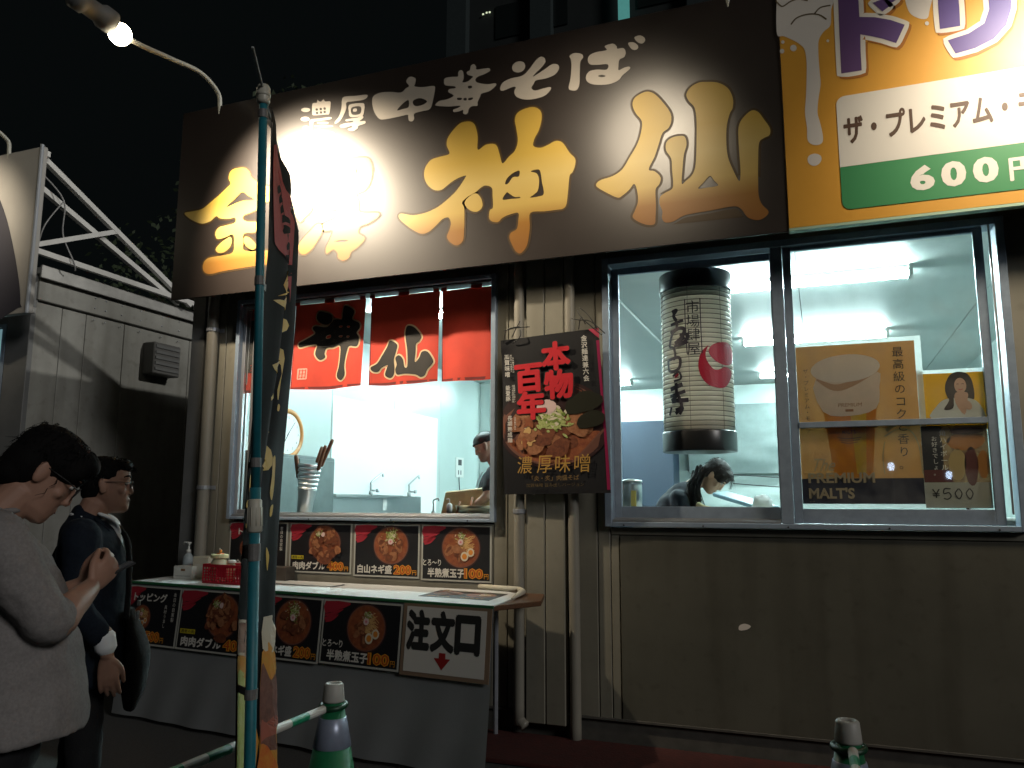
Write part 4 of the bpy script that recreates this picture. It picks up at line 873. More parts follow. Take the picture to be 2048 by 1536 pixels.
# ================================================================== PAPER LANTERN
LC = Vector((-.752, .30, 0)); LR = .236
lan = thing('paper_lantern', 'tall white paper lantern with black rims, brush lettering and a red comma crest', 'lantern', (LC.x, LC.y, 1.86))
zb, zt = 1.875, 3.03
lpaper = mat('lantern_paper', (.86, .84, .74), .38, trans=.72, var=.03, vscale=5, coat=.3)
prof = []; N = 30; z0_, z1_ = zb+.10, zt-.09
for i in range(N*4+1):
    t = i/(N*4); prof.append((LR-.006+.006*abs(math.sin(math.pi*i/4)), z0_+(z1_-z0_)*t))
b = MB(); b.tube([(LC.x, LC.y, z0_+.06), (LC.x, LC.y, z1_-.06)], .035, 12); part('lamp_tube', b, mat('lantern_lamp', (.93, 1, .84), .5, emit=13), lan)
b = MB(); b.lathe((LC.x, LC.y, 0), prof, 48); part('shade', b, lpaper, lan, smooth=True)
b = MB()
for i in range(N+1):
    z = z0_+(z1_-z0_)*i/N; b.lathe((LC.x, LC.y, z), [(LR-.007, -.0028), (LR-.0005, -.0015), (LR-.0005, .0015), (LR-.007, .0028)], 40)
part('hoop', b, mat('hoop_grey', (.16, .15, .11), .6), lan)
for z_, h_ in ((zt-.095, .125), (zb-.03, .135)):
    b = MB(); b.lathe((LC.x, LC.y, z_), [(LR-.02, 0), (LR+.006, 0), (LR+.008, .01), (LR+.008, h_-.01), (LR+.004, h_), (LR-.02, h_)], 44); part('rim', b, mat('lantern_black', (.012, .013, .014), .3), lan, smooth=True)
b = MB(); hz = zt+.03
b.tube(spline([(LC.x-.10, LC.y, hz), (LC.x-.07, LC.y, hz+.05), (LC.x-.01, LC.y, hz+.08), (LC.x+.06, LC.y, hz+.06), (LC.x+.10, LC.y, hz)], 5, False), .004, 6); b.tube(spline([(LC.x-.01, LC.y, hz+.08), (LC.x-.02, LC.y, hz+.12), (LC.x+.01, LC.y, hz+.14), (LC.x, LC.y, 3.30)], 5, False), .003, 6)
part('hook_wire', b, steel, lan, smooth=True)
for k in range(3):
    w = R_(-150+55*k); b = MB(); b.tube([(LC.x+LR*math.cos(w)*1.0, LC.y+LR*math.sin(w), z0_), (LC.x+LR*math.cos(w), LC.y+LR*math.sin(w), z1_)], .0015, 4); part('thread', b, MATS['hoop_grey'], lan)
view = math.atan2(CAM.y-LC.y, CAM.x-LC.x)
def cyl(a, z, c=0):     # a: arc length from the direction of the viewer (left negative)
    w = view+a/LR; return Vector((LC.x+(LR+.0015+c)*math.cos(w), LC.y+(LR+.0015+c)*math.sin(w), z))
def lz(py): return pp(1395, py, LC.y-LR*.9).z
def la(px):
    q = (px-1395)/74; return math.asin(max(-.98, min(.98, q)))*LR
lred = mat('lantern_red', (.33, .008, .03), .4)
b = MB()
def fill(pts, m, c, step=3):
    b.fpoly(cyl, spline([(la(x), lz(y), 0) for x, y in pts], step), (), c, m, .04)
fill([(1440,685),(1458,684),(1466,700),(1464,722),(1450,730),(1430,722),(1418,706),(1424,692)], lred, .003)
fill([(1418,692),(1404,705),(1397,728),(1400,750),(1412,768),(1430,776),(1448,774),(1459,758),(1462,740),(1450,733),(1436,740),(1425,738),(1414,722),(1412,706)], lred, .0028)
part('red_crest', b, None, lan)
lk = mat('lantern_ink', (.02, .018, .03), .4)
b = MB()
def lst(pts, w, c=.006): b.stroke(cyl, [(la(x), lz(y)) for x, y in pts], w*1.45, c, lk, 6)
lst([(1348,620),(1357,618),(1351,628),(1357,640)], .016); lst([(1345,646),(1370,640)], .014); lst([(1358,640),(1356,655),(1346,668),(1341,690)], .013); lst([(1344,662),(1362,655),(1372,660),(1364,676),(1352,684),(1372,674)], .017)
lst([(1362,668),(1378,670),(1370,684),(1355,680)], .014); lst([(1350,690),(1366,688),(1378,684)], .013); lst([(1341,690),(1350,694),(1352,712),(1348,716)], .012)
lst([(1338,716),(1360,714),(1358,736),(1340,738),(1338,716)], .014); lst([(1346,750),(1358,742),(1362,756),(1348,760)], .010)
lst([(1341,776),(1365,768)], .02); lst([(1352,764),(1352,790),(1342,798)], .016); lst([(1340,790),(1356,786),(1370,782)], .016); lst([(1343,800),(1368,800),(1376,800)], .02); lst([(1355,786),(1362,812),(1350,826)], .015); lst([(1342,812),(1338,828)], .012); lst([(1350,818),(1364,815),(1358,828)], .013)
part('brush_lettering', b, None, lan)
b = MB(); b.vtext('市場肆屋', cyl, la(1389)+.0, lz(602), .088, .06, .0, .006, lk, 3, w=.085); b.stroke(cyl, [(la(1374), lz(598)), (la(1374), lz(650)), (la(1376), lz(708))], .006, .006, lk); b.stroke(cyl, [(la(1404), lz(598)), (la(1404), lz(650)), (la(1405), lz(708))], .006, .006, lk); part('outlined_lettering', b, None, lan)
b = MB(); b.stroke(cyl, [(la(1350), lz(752)), (la(1357), lz(746))], .02, .0036, lred); part('red_dot', b, None, lan)
# ================================================================== POSTERS BEHIND THE RIGHT PANE
YP = .034; fp = wall(YP)
def zx(x, y, yy=YP): q = pp(x/3.84+1560, y/3.84+660, yy); return q.x, q.z
bp = thing('beer_poster', 'large beige beer poster with a foaming glass behind the window pane', 'poster', (.2, YP, 1.5), 'posters inside the drinks window')
beige = mat('beer_poster_beige', (.50, .235, .07), .6, var=.04, vscale=4, trans=.26)
x0, zt_ = zx(105, 160); x1, _ = zx(1040, 110); _, zb_ = zx(160, 1330)
x0 = -.112; x1 = .553
b = MB(); b.quad(fp, x0, x1, 1.505, 2.468, 0, beige); b.quad(fp, x0, x1, 1.505, 1.655, .0006, mat('poster_navy', (.012, .014, .03), .4)); part('paper', b, None, bp)
b = MB(); b.quad(fp, x0-.01, x1+.035, 1.48, 2.495, -.004); part('white_margin', b, mat('margin_white', (.72, .76, .74), .6, trans=.5), bp)
gx0, gx1 = -.02, .36
beer = mat('beer_print', (.60, .26, .01), .4, c2=(.55, .18, .01), vscale=3, trans=.4)
b = MB(); b.poly(fp, [(.03, 2.07), (.325, 2.07), (.285, 1.66), (.075, 1.66)], [], .001, beer); b.poly(fp, [(.18, 2.06), (.27, 2.06), (.25, 1.68), (.20, 1.68)], [], .0012, mat('beer_light', (.62, .40, .02), .4, trans=.4)); part('glass_print', b, None, bp)
b = MB(); fo = mat('beer_foam', (.66, .54, .44), .6, var=.05, trans=.3); b.poly(fp, spline([(.0, 2.27, 0), (.33, 2.30, 0), (.35, 2.2, 0), (.325, 2.07, 0), (.18, 2.03, 0), (.03, 2.06, 0)], 3), [], .0014, fo)
b.disc(fp, .165, 2.32, .195, .085, .0018, mat('beer_foam_top', (.74, .66, .58), .6, trans=.35), 36, .05); b.stroke(fp, [(.0, 2.26), (.1, 2.205), (.2, 2.225), (.34, 2.29)], [.01, .04, .035, .006], .0016, mat('foam_shade_print', (.36, .21, .12), .6)); part('foam_print', b, None, bp)
b = MB(); red_s = mat('glass_emblem', (.22, .09, .03), .5); b.text('PREMIUM', fp, .115, 2.085, .022, w=.13, c=.002, m=red_s, skew=.2); b.box(.155, .20, YP-.0022, YP-.002, 2.055, 2.07, red_s)
b.text('THE PREMIUM', fp, .10, 1.955, .016, w=.14, c=.002, m=red_s); b.text("MALT'S", fp, .13, 1.92, .026, w=.075, bold=.02, c=.002, m=red_s)
for k in range(3): b.stroke(fp, [(.10+.01*k, 1.90-.014*k), (.165, 1.892-.014*k), (.235-.01*k, 1.90-.014*k)], .004, .002, red_s)
part('emblem', b, None, bp)
dk = mat('dark_brown_ink', (.05, .03, .018), .5); pl = mat('pale_gold_ink', (.36, .28, .17), .45)
b = MB(); b.vtext('最高級のコクと香り。', fp, .46, 2.435, .062, .20, .0, .002, dk); b.vtext('ザ・プレミアム・モルツ', fp, -.06, 2.33, .030, .22, 0, .002, dk); part('column_lettering', b, None, bp)
b = MB(); b.text('The', fp, -.06, 1.70, .075, w=.13, c=.002, m=pl, skew=.35); b.text('PREMIUM', fp, -.075, 1.628, .062, w=.37, bold=.03, c=.0025, m=pl); b.text("MALT'S", fp, -.075, 1.535, .066, w=.255, bold=.035, c=.0025, m=pl); b.text('ビール', fp, -.07, 1.515, .008, c=.0025, m=pl)
part('headline_lettering', b, None, bp)
b = MB(); gh = mat('faint_curve', (.34, .24, .11), .6); b.stroke(fp, [(.36, 1.90), (.43, 1.94), (.50, 1.93), (.54, 1.84), (.55, 1.68)], .008, .0012, gh); b.stroke(fp, [(.36, 1.87), (.345, 1.78), (.35, 1.68)], .006, .0012, gh); b.stroke(fp, [(.37, 1.935), (.43, 1.97), (.50, 1.96)], .02, .0012, gh); part('outline_print', b, None, bp)
gp = thing('portrait_poster', 'yellow poster with a smiling long-haired woman in white behind the window pane', 'poster', (.75, YP+.008, 1.95), 'posters inside the drinks window')
f2 = wall(YP+.008)
b = MB(); b.quad(f2, .556, .93, 1.93, 2.262, 0, mat('poster_yellow', (.66, .31, .005), .6, trans=.28)); part('paper', b, None, gp)
b = MB(); b.quad(f2, .55, .94, 1.9, 2.285, -.004); part('white_margin', b, MATS['margin_white'], gp)
b = MB(); hr = mat('print_hair', (.028, .018, .013), .5); sk_ = mat('print_skin', (.50, .30, .20), .5); wc = mat('print_white_top', (.50, .50, .45), .5)
b.poly(f2, spline([(x, z, 0) for x, z in (zx(1300,560),zx(1270,470),zx(1275,400),zx(1310,340),zx(1370,318),zx(1440,335),zx(1480,400),zx(1495,520),zx(1450,540),zx(1330,620),zx(1260,615))], 3), [], .0012, hr)
b.poly(f2, spline([(x, z, 0) for x, z in (zx(1170,685),zx(1200,590),zx(1260,535),zx(1350,520),zx(1440,520),zx(1530,560),zx(1560,690))], 3), [], .0016, wc)
b.poly(f2, spline([(x, z, 0) for x, z in (zx(1350,480),zx(1440,480),zx(1440,540),zx(1420,650),zx(1350,560))], 3), [], .002, sk_)
fc = zx(1385, 425); b.disc(f2, fc[0], fc[1], .031, .045, .0024, sk_, 20)
b.poly(f2, spline([(x, z, 0) for x, z in (zx(1325,400),zx(1345,345),zx(1400,335),zx(1450,370),zx(1455,420),zx(1430,375),zx(1380,355),zx(1345,385))], 3), [], .0028, hr)
b.poly(f2, spline([(x, z, 0) for x, z in (zx(1285,480),zx(1330,430),zx(1335,520),zx(1330,600),zx(1260,610),zx(1300,540))], 3), [], .0028, hr)
for dx in (-.013, .013): b.stroke(f2, [(fc[0]+dx-.006, fc[1]+.008), (fc[0]+dx, fc[1]+.010), (fc[0]+dx+.006, fc[1]+.008)], .003, .003, hr)
b.stroke(f2, [(fc[0]-.011, fc[1]-.020), (fc[0], fc[1]-.025), (fc[0]+.011, fc[1]-.020)], .005, .003, mat('print_lips', (.45, .1, .08), .5)); b.disc(f2, fc[0]+.03, fc[1]-.115, .02, .03, .003, sk_, 12, .4)
part('portrait_print', b, None, gp)
pr = thing('price_poster', 'small drinks poster with a black column and a handwritten 500 yen card', 'poster', (.72, YP-.004, 1.48), 'posters inside the drinks window')
f3 = wall(YP-.004); b = MB(); b.quad(f3, .553, .892, 1.483, 1.955, 0, mat('whisky_beige', (.25, .16, .07), .5, c2=(.12, .05, .02), vscale=14, trans=.2)); b.quad(f3, .553, .892, 1.483, 1.628, .0012, mat('card_white', (.46, .47, .40), .6, trans=.3)); part('paper', b, None, pr)
b = MB(); b.quad(f3, .556, .66, 1.70, 1.953, .001, mat('ink_black2', (.01, .012, .014), .5)); b.quad(f3, .556, .70, 1.63, 1.70, .001, mat('maroon2', (.10, .02, .015), .5))
for x, z, w_, h_, m_ in ((.78, 1.86, .10, .05, mat('amber2', (.40, .16, .03), .4)), (.80, 1.72, .035, .11, MATS['maroon2']), (.73, 1.73, .045, .09, mat('pale_glass2', (.42, .30, .12), .4)), (.86, 1.73, .03, .08, MATS['amber2']), (.79, 1.92, .09, .02, MATS['maroon2']), (.68, 1.9, .03, .05, MATS['pale_glass2'])): b.disc(f3, x, z, w_, h_, .0015, m_, 18, 0, .04, 2)
part('drink_print', b, None, pr)
b = MB(); b.vtext('角ハイボール', f3, .665, 1.93, .036, .1, .0, .002, whiteink); b.vtext('お好きでしょ。', f3, .62, 1.895, .030, .1, .0, .002, whiteink); part('column_lettering', b, None, pr)
b = MB(); b.text('¥', f3, .59, 1.54, .05, w=.04, c=.003, m=black)
q = [(.655, .05), (.70, .05), (.745, .05)]
b.stroke(f3, [(.685, 1.592), (.655, 1.592), (.650, 1.565), (.675, 1.57), (.685, 1.55), (.668, 1.533), (.648, 1.538)], .006, .003, black)
for cx_ in (.725, .78): b.stroke(f3, [(cx_, 1.593), (cx_-.018, 1.565), (cx_, 1.535), (cx_+.016, 1.565), (cx_+.002, 1.593)], .006, .003, black)
part('handwritten_price', b, None, pr)
# ================================================================== CONDIMENTS ON THE COUNTER
Zc = TZ_+.0015
plast = mat('white_plastic', (.62, .63, .60), .35, var=.03, vscale=10)
q0 = pz(404, 1166, Zc); q1 = pz(480, 1171, Zc); bl = (q1-q0).length
bd = (q1-q0).normalized(); bn = Vector((bd.y, -bd.x, 0))
fbk = Frame(q0, tuple(bd), (0, 0, 1)); red_pl = mat('red_basket', (.48, .012, .03), .35, trans=.15)
bas = thing('plastic_basket', 'red plastic lattice basket holding seasonings on the left of the counter', 'basket', tuple(q0))
b = MB(); H_, D_ = .135, .17
def lattice(f, w, b):
    b.fbox(f, 0, w, 0, .018, -.004, 0); b.fbox(f, 0, w, H_-.022, H_, -.006, .003)
    n = max(4, int(w/.026))
    for i in range(n+1): x = (w-.006)*i/n; b.fbox(f, x, x+.008, .018, H_-.022, -.004, 0)
    for j in range(1, 5): z = .018+(H_-.04)*j/5; b.fbox(f, 0, w, z-.003, z+.003, -.0035, -.0005)
    b.fbox(f, w*.38, w*.62, .045, H_-.022, -.003, -.001)
lattice(fbk, bl, b); bkf = Frame(q0-bn*D_+Vector((0, 0, 0)), tuple(bd), (0, 0, 1)); lattice(bkf, bl, b)
sf = Frame(q0-bn*D_, tuple(bn), (0, 0, 1)); lattice(sf, D_, b); sf2 = Frame(q1-bn*D_, tuple(bn), (0, 0, 1)); lattice(sf2, D_, b)
part('lattice', b, red_pl, bas)
b = MB(); slab(b, [q0, q1, q1-bn*D_, q0-bn*D_], Zc+.002, Zc+.008); part('base', b, red_pl, bas)
def at(u, v): return q0+bd*u-bn*v
def jar(name, lab, c, r, h, body, cap, capr, caph, cat='bottle', extra=None, group=None):
    t = thing(name, lab, cat, tuple(c), group)
    b = MB(); b.lathe(c, [(r*.9, 0), (r, .006), (r, h*.80), (r*.82, h*.93), (r*.7, h)], 22); part('body', b, body, t, smooth=True)
    b = MB(); b.lathe(c+Vector((0, 0, h)), [(capr, 0), (capr, caph*.85), (capr*.86, caph)], 22); part('lid', b, cap, t, smooth=False, bevel=.002)
    if extra: extra(t, c)
    return t
def spoon(t, c):
    b = MB(); b.tube([c+Vector((.01, 0, .13)), c+Vector((-.003, .0, .235))], .004, 6); part('spoon_handle', b, plast, t)
    b = MB(); b.box(c.x-.012, c.x+.028, c.y-.02, c.y+.02, c.z+.175, c.z+.20); b.box(c.x+.0, c.x+.014, c.y-.01, c.y+.01, c.z+.20, c.z+.225); part('orange_top', b, mat('orange_plastic', (.62, .17, .02), .4), t, bevel=.004)
    b = MB(); fl = Frame(c+Vector((0, -.0605, 0)), (1, 0, 0), (0, 0, 1)); b.text('おろしにんにく', fl, -.035, .105, .02, w=.08, bold=.02, m=mat('brown_label', (.2, .09, .03), .6), res=1); part('label_lettering', b, None, t)
jar('seasoning_jar', 'wide cream seasoning jar with orange topped lid standing in the red basket', at(.085, .07)+Vector((0, 0, .009)), .058, .165, mat('cream_jar', (.58, .53, .36), .35, trans=.2), mat('cream_lid', (.58, .54, .30), .4), .062, .028, 'jar', spoon)
jar('seasoning_jar', 'dark sauce bottle with black cap at the right end of the red basket', at(bl-.03, .06)+Vector((0, 0, .009)), .028, .15, mat('dark_glass', (.03, .02, .02), .1), black, .03, .045, 'bottle')
jar('seasoning_jar', 'small clear seasoning jar in the red basket behind the cream jar', at(.155, .12)+Vector((0, 0, .009)), .03, .13, mat('tan_contents', (.4, .3, .16), .3), plast, .03, .02, 'jar')
c = Vector((pp(366, 1140, -.30).x, -.30, Zc))
t = thing('tissue_box', 'white cardboard box at the left end of the counter', 'box', tuple(c))
b = MB(); b.box(c.x-.09, c.x+.085, c.y-.0, c.y+.11, Zc, Zc+.095); part('carton', b, mat('box_white', (.55, .56, .52), .6, var=.05), t, bevel=.003)
b = MB(); f = wall(c.y-.001); b.box(c.x-.02, c.x+.02, c.y-.0015, c.y-.0005, Zc+.06, Zc+.075, MATS['brown_label']); b.box(c.x-.07, c.x+.07, c.y-.0015, c.y-.0005, Zc+.02, Zc+.026, mat('grey_print', (.3, .32, .3), .6)); part('printed_label', b, None, t)
cc = Vector((pp(396, 1130, -.25).x, -.25, Zc))
t = thing('tissue_box', 'cream paper napkin dispenser tucked between the white box and the red basket', 'box', tuple(cc))
b = MB(); b.box(cc.x-.055, cc.x+.10, cc.y, cc.y+.13, Zc, Zc+.165); part('carton', b, mat('cream_carton', (.56, .53, .42), .6), t, bevel=.006)
b = MB(); b.box(cc.x-.03, cc.x+.08, cc.y-.002, cc.y-.001, Zc+.03, Zc+.11); part('opening', b, mat('napkin', (.6, .58, .5), .8), t)
p = Vector((pp(377, 1110, -.12).x, -.12, Zc))
t = thing('pump_bottle', 'translucent hand sanitizer pump bottle behind the white box', 'bottle', tuple(p))
b = MB(); b.lathe(p, [(.036, 0), (.04, .008), (.04, .13), (.034, .155), (.018, .178), (.014, .182)], 20); part('body', b, mat('frosted', (.45, .52, .55), .25, trans=.3), t, smooth=True)
b = MB(); b.lathe(p+Vector((0, 0, .182)), [(.017, 0), (.017, .022), (.008, .026), (.007, .065), (.013, .067), (.013, .08)], 14); b.tube([p+Vector((.02, 0, .258)), p+Vector((-.045, 0, .262)), p+Vector((-.058, 0, .245))], .006, 8); part('pump', b, plast, t, smooth=True)
# ================================================================== BANNER FLAG
def lerp(a, b, t): return a+(b-a)*t
def interp(tab, y):
    for (y0, v0), (y1, v1) in zip(tab[:-1], tab[1:]):
        if y <= y1: return v0+(v1-v0)*max(0, (y-y0)/(y1-y0))
    return tab[-1][1]
YL, YR = -3.15, -2.62
LT_ = [(215, 543), (500, 536), (700, 519), (760, 512), (933, 495), (1050, 487), (1187, 479), (1240, 474), (1350, 472), (1536, 470), (1700, 468)]
RT_ = [(452, 593), (470, 598), (560, 594), (679, 588), (777, 580), (913, 567), (1030, 559), (1167, 551), (1250, 549), (1536, 552), (1700, 555)]
ZL0, ZL1, ZR0, ZR1 = 2.80, .62, 2.585, .42
def flag(u, v, c=0):
    zl = lerp(ZL0, ZL1, v); zr = lerp(ZR0, ZR1, v)
    # pixel row of each edge point -> measured edge column
    def edge(z, y, tab):
        py = 900
        for _ in range(4):
            x = interp(tab, py); d = ray(x, py); p = CAM+d*((y-CAM.y)/d.y); py -= (z-p.z)/(y-CAM.y)*F_PX*.93
        p = pp(interp(tab, py), py, y); return p
    a = edge(zl, YL, LT_); b = edge(zr, YR, RT_)
    p = a.lerp(b, u); d = (b-a); n = Vector((d.y, -d.x, 0)).normalized()
    w = .035*math.sin(u*6.0+v*2.2)*min(1, v*5)+.016*math.sin(u*13+v*9+1)
    return p-n*(w*math.sin(math.pi*min(1, max(0, u))))*(-1)+n*c
FG = {}
NU, NV = 16, 64
for j in range(NV+1):
    for i in range(NU+1): FG[i, j] = flag(i/NU, j/NV)
def fsurf(u, v, c=0):
    u = min(.9999, max(0, u))*NU; v = min(.9999, max(0, v))*NV; i, j = int(u), int(v); fu, fv = u-i, v-j
    a = FG[i, j].lerp(FG[i+1, j], fu); b = FG[i, j+1].lerp(FG[i+1, j+1], fu); p = a.lerp(b, fv)
    d = FG[i+1, j]-FG[i, j]; n = Vector((d.y, -d.x, 0)).normalized()
    if n.dot(CAM-p) < 0: n = -n
    return p+n*c
def fuv(px, py):
    best = None; bd = 1e9
    for j in range(NV+1):
        for i in range(NU+1):
            q = FP[i, j]; d = (q[0]-px)**2+(q[1]-py)**2
            if d < bd: bd = d; best = (i, j)
    i, j = best; i = min(max(i, 1), NU-1); j = min(max(j, 1), NV-1)
    c = FP[i, j]; ex = (FP[i+1, j][0]-FP[i-1, j][0])/2, (FP[i+1, j][1]-FP[i-1, j][1])/2; ey = (FP[i, j+1][0]-FP[i, j-1][0])/2, (FP[i, j+1][1]-FP[i, j-1][1])/2
    det = ex[0]*ey[1]-ex[1]*ey[0]
    if abs(det) < 1e-6: return i/NU, j/NV
    dx, dy = px-c[0], py-c[1]
    return (i+max(-1.5, min(1.5, (dx*ey[1]-dy*ey[0])/det)))/NU, (j+max(-1.5, min(1.5, (ex[0]*dy-ex[1]*dx)/det)))/NV
FP = {k: proj(v) for k, v in FG.items()}
fl = thing('banner_flag', 'tall narrow black shop flag with gold brush lettering and a food photo at its foot', 'flag', (-1.6, -3.15, .6))
b = MB(); b.add([FG[i, j] for j in range(NV+1) for i in range(NU+1)], [(j*(NU+1)+i, (j+1)*(NU+1)+i, (j+1)*(NU+1)+i+1, j*(NU+1)+i+1) for j in range(NV) for i in range(NU)])
part('cloth', b, mat('flag_black', (.008, .008, .009), .8, trans=.03, var=.2, vscale=8, spec=.15), fl, smooth=True)
def on_flag(pts, m, c=.004, name='print', lab=None, k=4, mb=None):
    bb = mb or MB(); uv = [fuv(*p) for p in pts]; Q = spline([(u, v, 0) for u, v in uv], k)
    bb.fpoly(lambda a, z, cc_=0: fsurf(a/.5, z/2.2, cc_), [(q.x*.5, q.y*2.2) for q in Q], (), c, m, .05)
    if not mb: return part(name, bb, None, fl, label=lab)
fred = mat('flag_red', (.34, .03, .035), .65, trans=.1); fgold = mat('flag_gold', (.50, .30, .03), .55)
b = MB(); on_flag([(546,290),(556,330),(570,380),(583,430),(586,470),(583,520),(578,606),(568,560),(556,500),(546,460)], fred, mb=b, k=3)
for y in range(0, 9): on_flag([(551+y*3.2, 375+y*20), (556+y*3.2, 370+y*20), (560+y*3, 392+y*20), (556+y*3, 400+y*20), (558+y*3.2, 384+y*20), (552+y*3.2, 388+y*20)], MATS['flag_black'], .006, mb=b, k=2)
part('red_band', b, None, fl)
b = MB()
for pts in ([(566,515),(571,545),(575,570),(568,600),(572,640),(562,665),(558,640),(559,600),(565,570)], [(547,570),(554,575),(553,592),(550,580)], [(573,560),(577,585),(572,615),(570,590)],
            [(544,600),(548,610),(546,640),(549,668),(545,672),(543,640)], [(562,694),(565,700),(560,760),(555,800),(553,780),(560,730)], [(541,715),(543,730),(541,760),(543,790),(540,795)], [(555,808),(558,812),(556,822),(553,820)],
            [(536,864),(541,862),(540,900),(535,940),(531,930)], [(544,918),(549,915),(546,970),(541,1000),(538,985),(543,950)], [(539,1014),(544,1010),(541,1030),(537,1032)],
            [(498,950),(502,960),(499,985),(496,980)], [(493,1000),(499,1015),(500,1024),(494,1018)], [(490,1046),(497,1052),(502,1062),(495,1060)], [(493,1085),(497,1090),(498,1115),(494,1108)], [(489,1130),(500,1150),(506,1165),(500,1160),(497,1148)], [(530,1095),(535,1110),(534,1130),(529,1140)],
            [(495,1184),(501,1182),(501,1187),(498,1188),(499,1194),(502,1195),(498,1197),(499,1204),(503,1206),(497,1209)]): on_flag(pts, fgold, mb=b, k=3)
part('gold_lettering', b, None, fl)
b = MB(); crm = mat('flag_cream', (.46, .40, .31), .6); 
on_flag([(472,1240),(490,1243),(500,1247),(500,1310),(486,1308),(472,1304)], mat('flag_tan', (.24, .14, .10), .6), mb=b, k=2); on_flag([(525,1234),(550,1241),(549,1303),(523,1297)], crm, mb=b, k=2)
on_flag([(473,1238),(500,1245),(500,1250),(473,1244)], crm, .006, mb=b, k=2); on_flag([(473,1304),(497,1312),(497,1318),(473,1309)], crm, .006, mb=b, k=2)
org = mat('flag_orange', (.52, .19, .02), .55, c2=(.42, .24, .03), vscale=30); grn = mat('flag_green', (.30, .36, .07), .55, c2=(.42, .42, .18), vscale=30); brn = mat('flag_meat', (.10, .045, .035), .5, c2=(.18, .08, .06), vscale=35)
on_flag([(471,1310),(500,1320),(505,1420),(508,1540),(480,1600),(468,1600),(469,1420)], org, mb=b, k=2); on_flag([(469,1345),(480,1342),(490,1375),(486,1430),(490,1540),(470,1600),(467,1480)], grn, .006, mb=b, k=3)
on_flag([(522,1305),(549,1308),(551,1540),(540,1620),(515,1620),(518,1450)], org, mb=b, k=2); on_flag([(521,1330),(530,1340),(540,1360),(551,1355),(552,1480),(540,1500),(520,1490),(516,1420)], brn, .006, mb=b, k=3)
on_flag([(520,1440),(530,1445),(550,1430),(550,1455),(530,1475),(518,1490)], mat('flag_pinkmeat', (.30, .09, .06), .5), .007, mb=b, k=3); on_flag([(515,1500),(530,1490),(545,1510),(552,1620),(515,1620)], mat('flag_redsoup', (.46, .08, .02), .5, c2=(.5, .2, .03), vscale=30), .007, mb=b, k=3)
part('food_print', b, None, fl)
def pole_pt(z): return Vector((-1.553-.036*(z-.75), -3.20, z))
pole = thing('flag_pole', 'teal telescopic flag pole with cream cap and collar standing before the stall', 'pole', tuple(pole_pt(0)))
teal = mat('teal_pole', (.012, .15, .19), .5, var=.12, vscale=30)
b = MB(); b.tube([pole_pt(.02), pole_pt(1.545)], .0162, 16); part('lower_tube', b, teal, pole, smooth=True)
b = MB(); b.tube([pole_pt(1.5), pole_pt(2.80)], .0135, 16); part('upper_tube', b, teal, pole, smooth=True)
cc_ = mat('cream_fitting', (.50, .48, .40), .4)
zc_ = pp(522, 1035, -3.2).z
b = MB(); b.tube([pole_pt(zc_-.045), pole_pt(zc_-.04), pole_pt(zc_+.05), pole_pt(zc_+.055)], [.017, .0225, .020, .015], 18)
for k in range(9):
    w = k*.7; o_ = Vector((math.cos(w)*.0222, math.sin(w)*.0222, 0)); b.tube([pole_pt(zc_-.025)+o_, pole_pt(zc_+.03)+o_*.95], .0014, 4)
part('lock_collar', b, cc_, pole, smooth=True)
b = MB(); b.tube([pole_pt(2.775), pole_pt(2.785), pole_pt(2.83), pole_pt(2.84)], [.018, .0215, .0215, .017], 18); b.tube([pole_pt(2.80), pole_pt(2.805), pole_pt(2.81), pole_pt(2.815)], [.0215, .0235, .0235, .0215], 18); part('top_cap', b, cc_, pole, smooth=True)
tp_ = pole_pt(2.82)
a_end = FG[NU, 0]; dirn = (a_end-tp_).normalized()
b = MB(); b.tube([tp_-dirn*.17, a_end+dirn*.02], .0045, 8); part('cross_arm', b, mat('grey_rod', (.32, .33, .32), .4), pole)
for py in (230, 562, 925, 1105, 1390):
    z = pp(520, py, -3.2).z; h = .028 if py != 1105 else .05; r_ = .0145 if z > 1.55 else .0172
    b = MB(); b.tube([pole_pt(z-h/2), pole_pt(z+h/2)], r_+.0012, 14, cap=True); c_ = pole_pt(z); g_ = fsurf(.02, max(0, min(1, (ZL0-z)/(ZL0-ZL1))))
    b.bar(c_, g_, .002, h*.8)
    part('attachment_band', b, mat('grey_band', (.15, .145, .14), .5, var=.2, vscale=60), pole)
b = MB(); b.lathe(pole_pt(0), [(.16, .0), (.17, .01), (.17, .07), (.15, .09), (.03, .10), (.03, .16)], 24); part('water_base', b, teal, pole, bevel=.004)
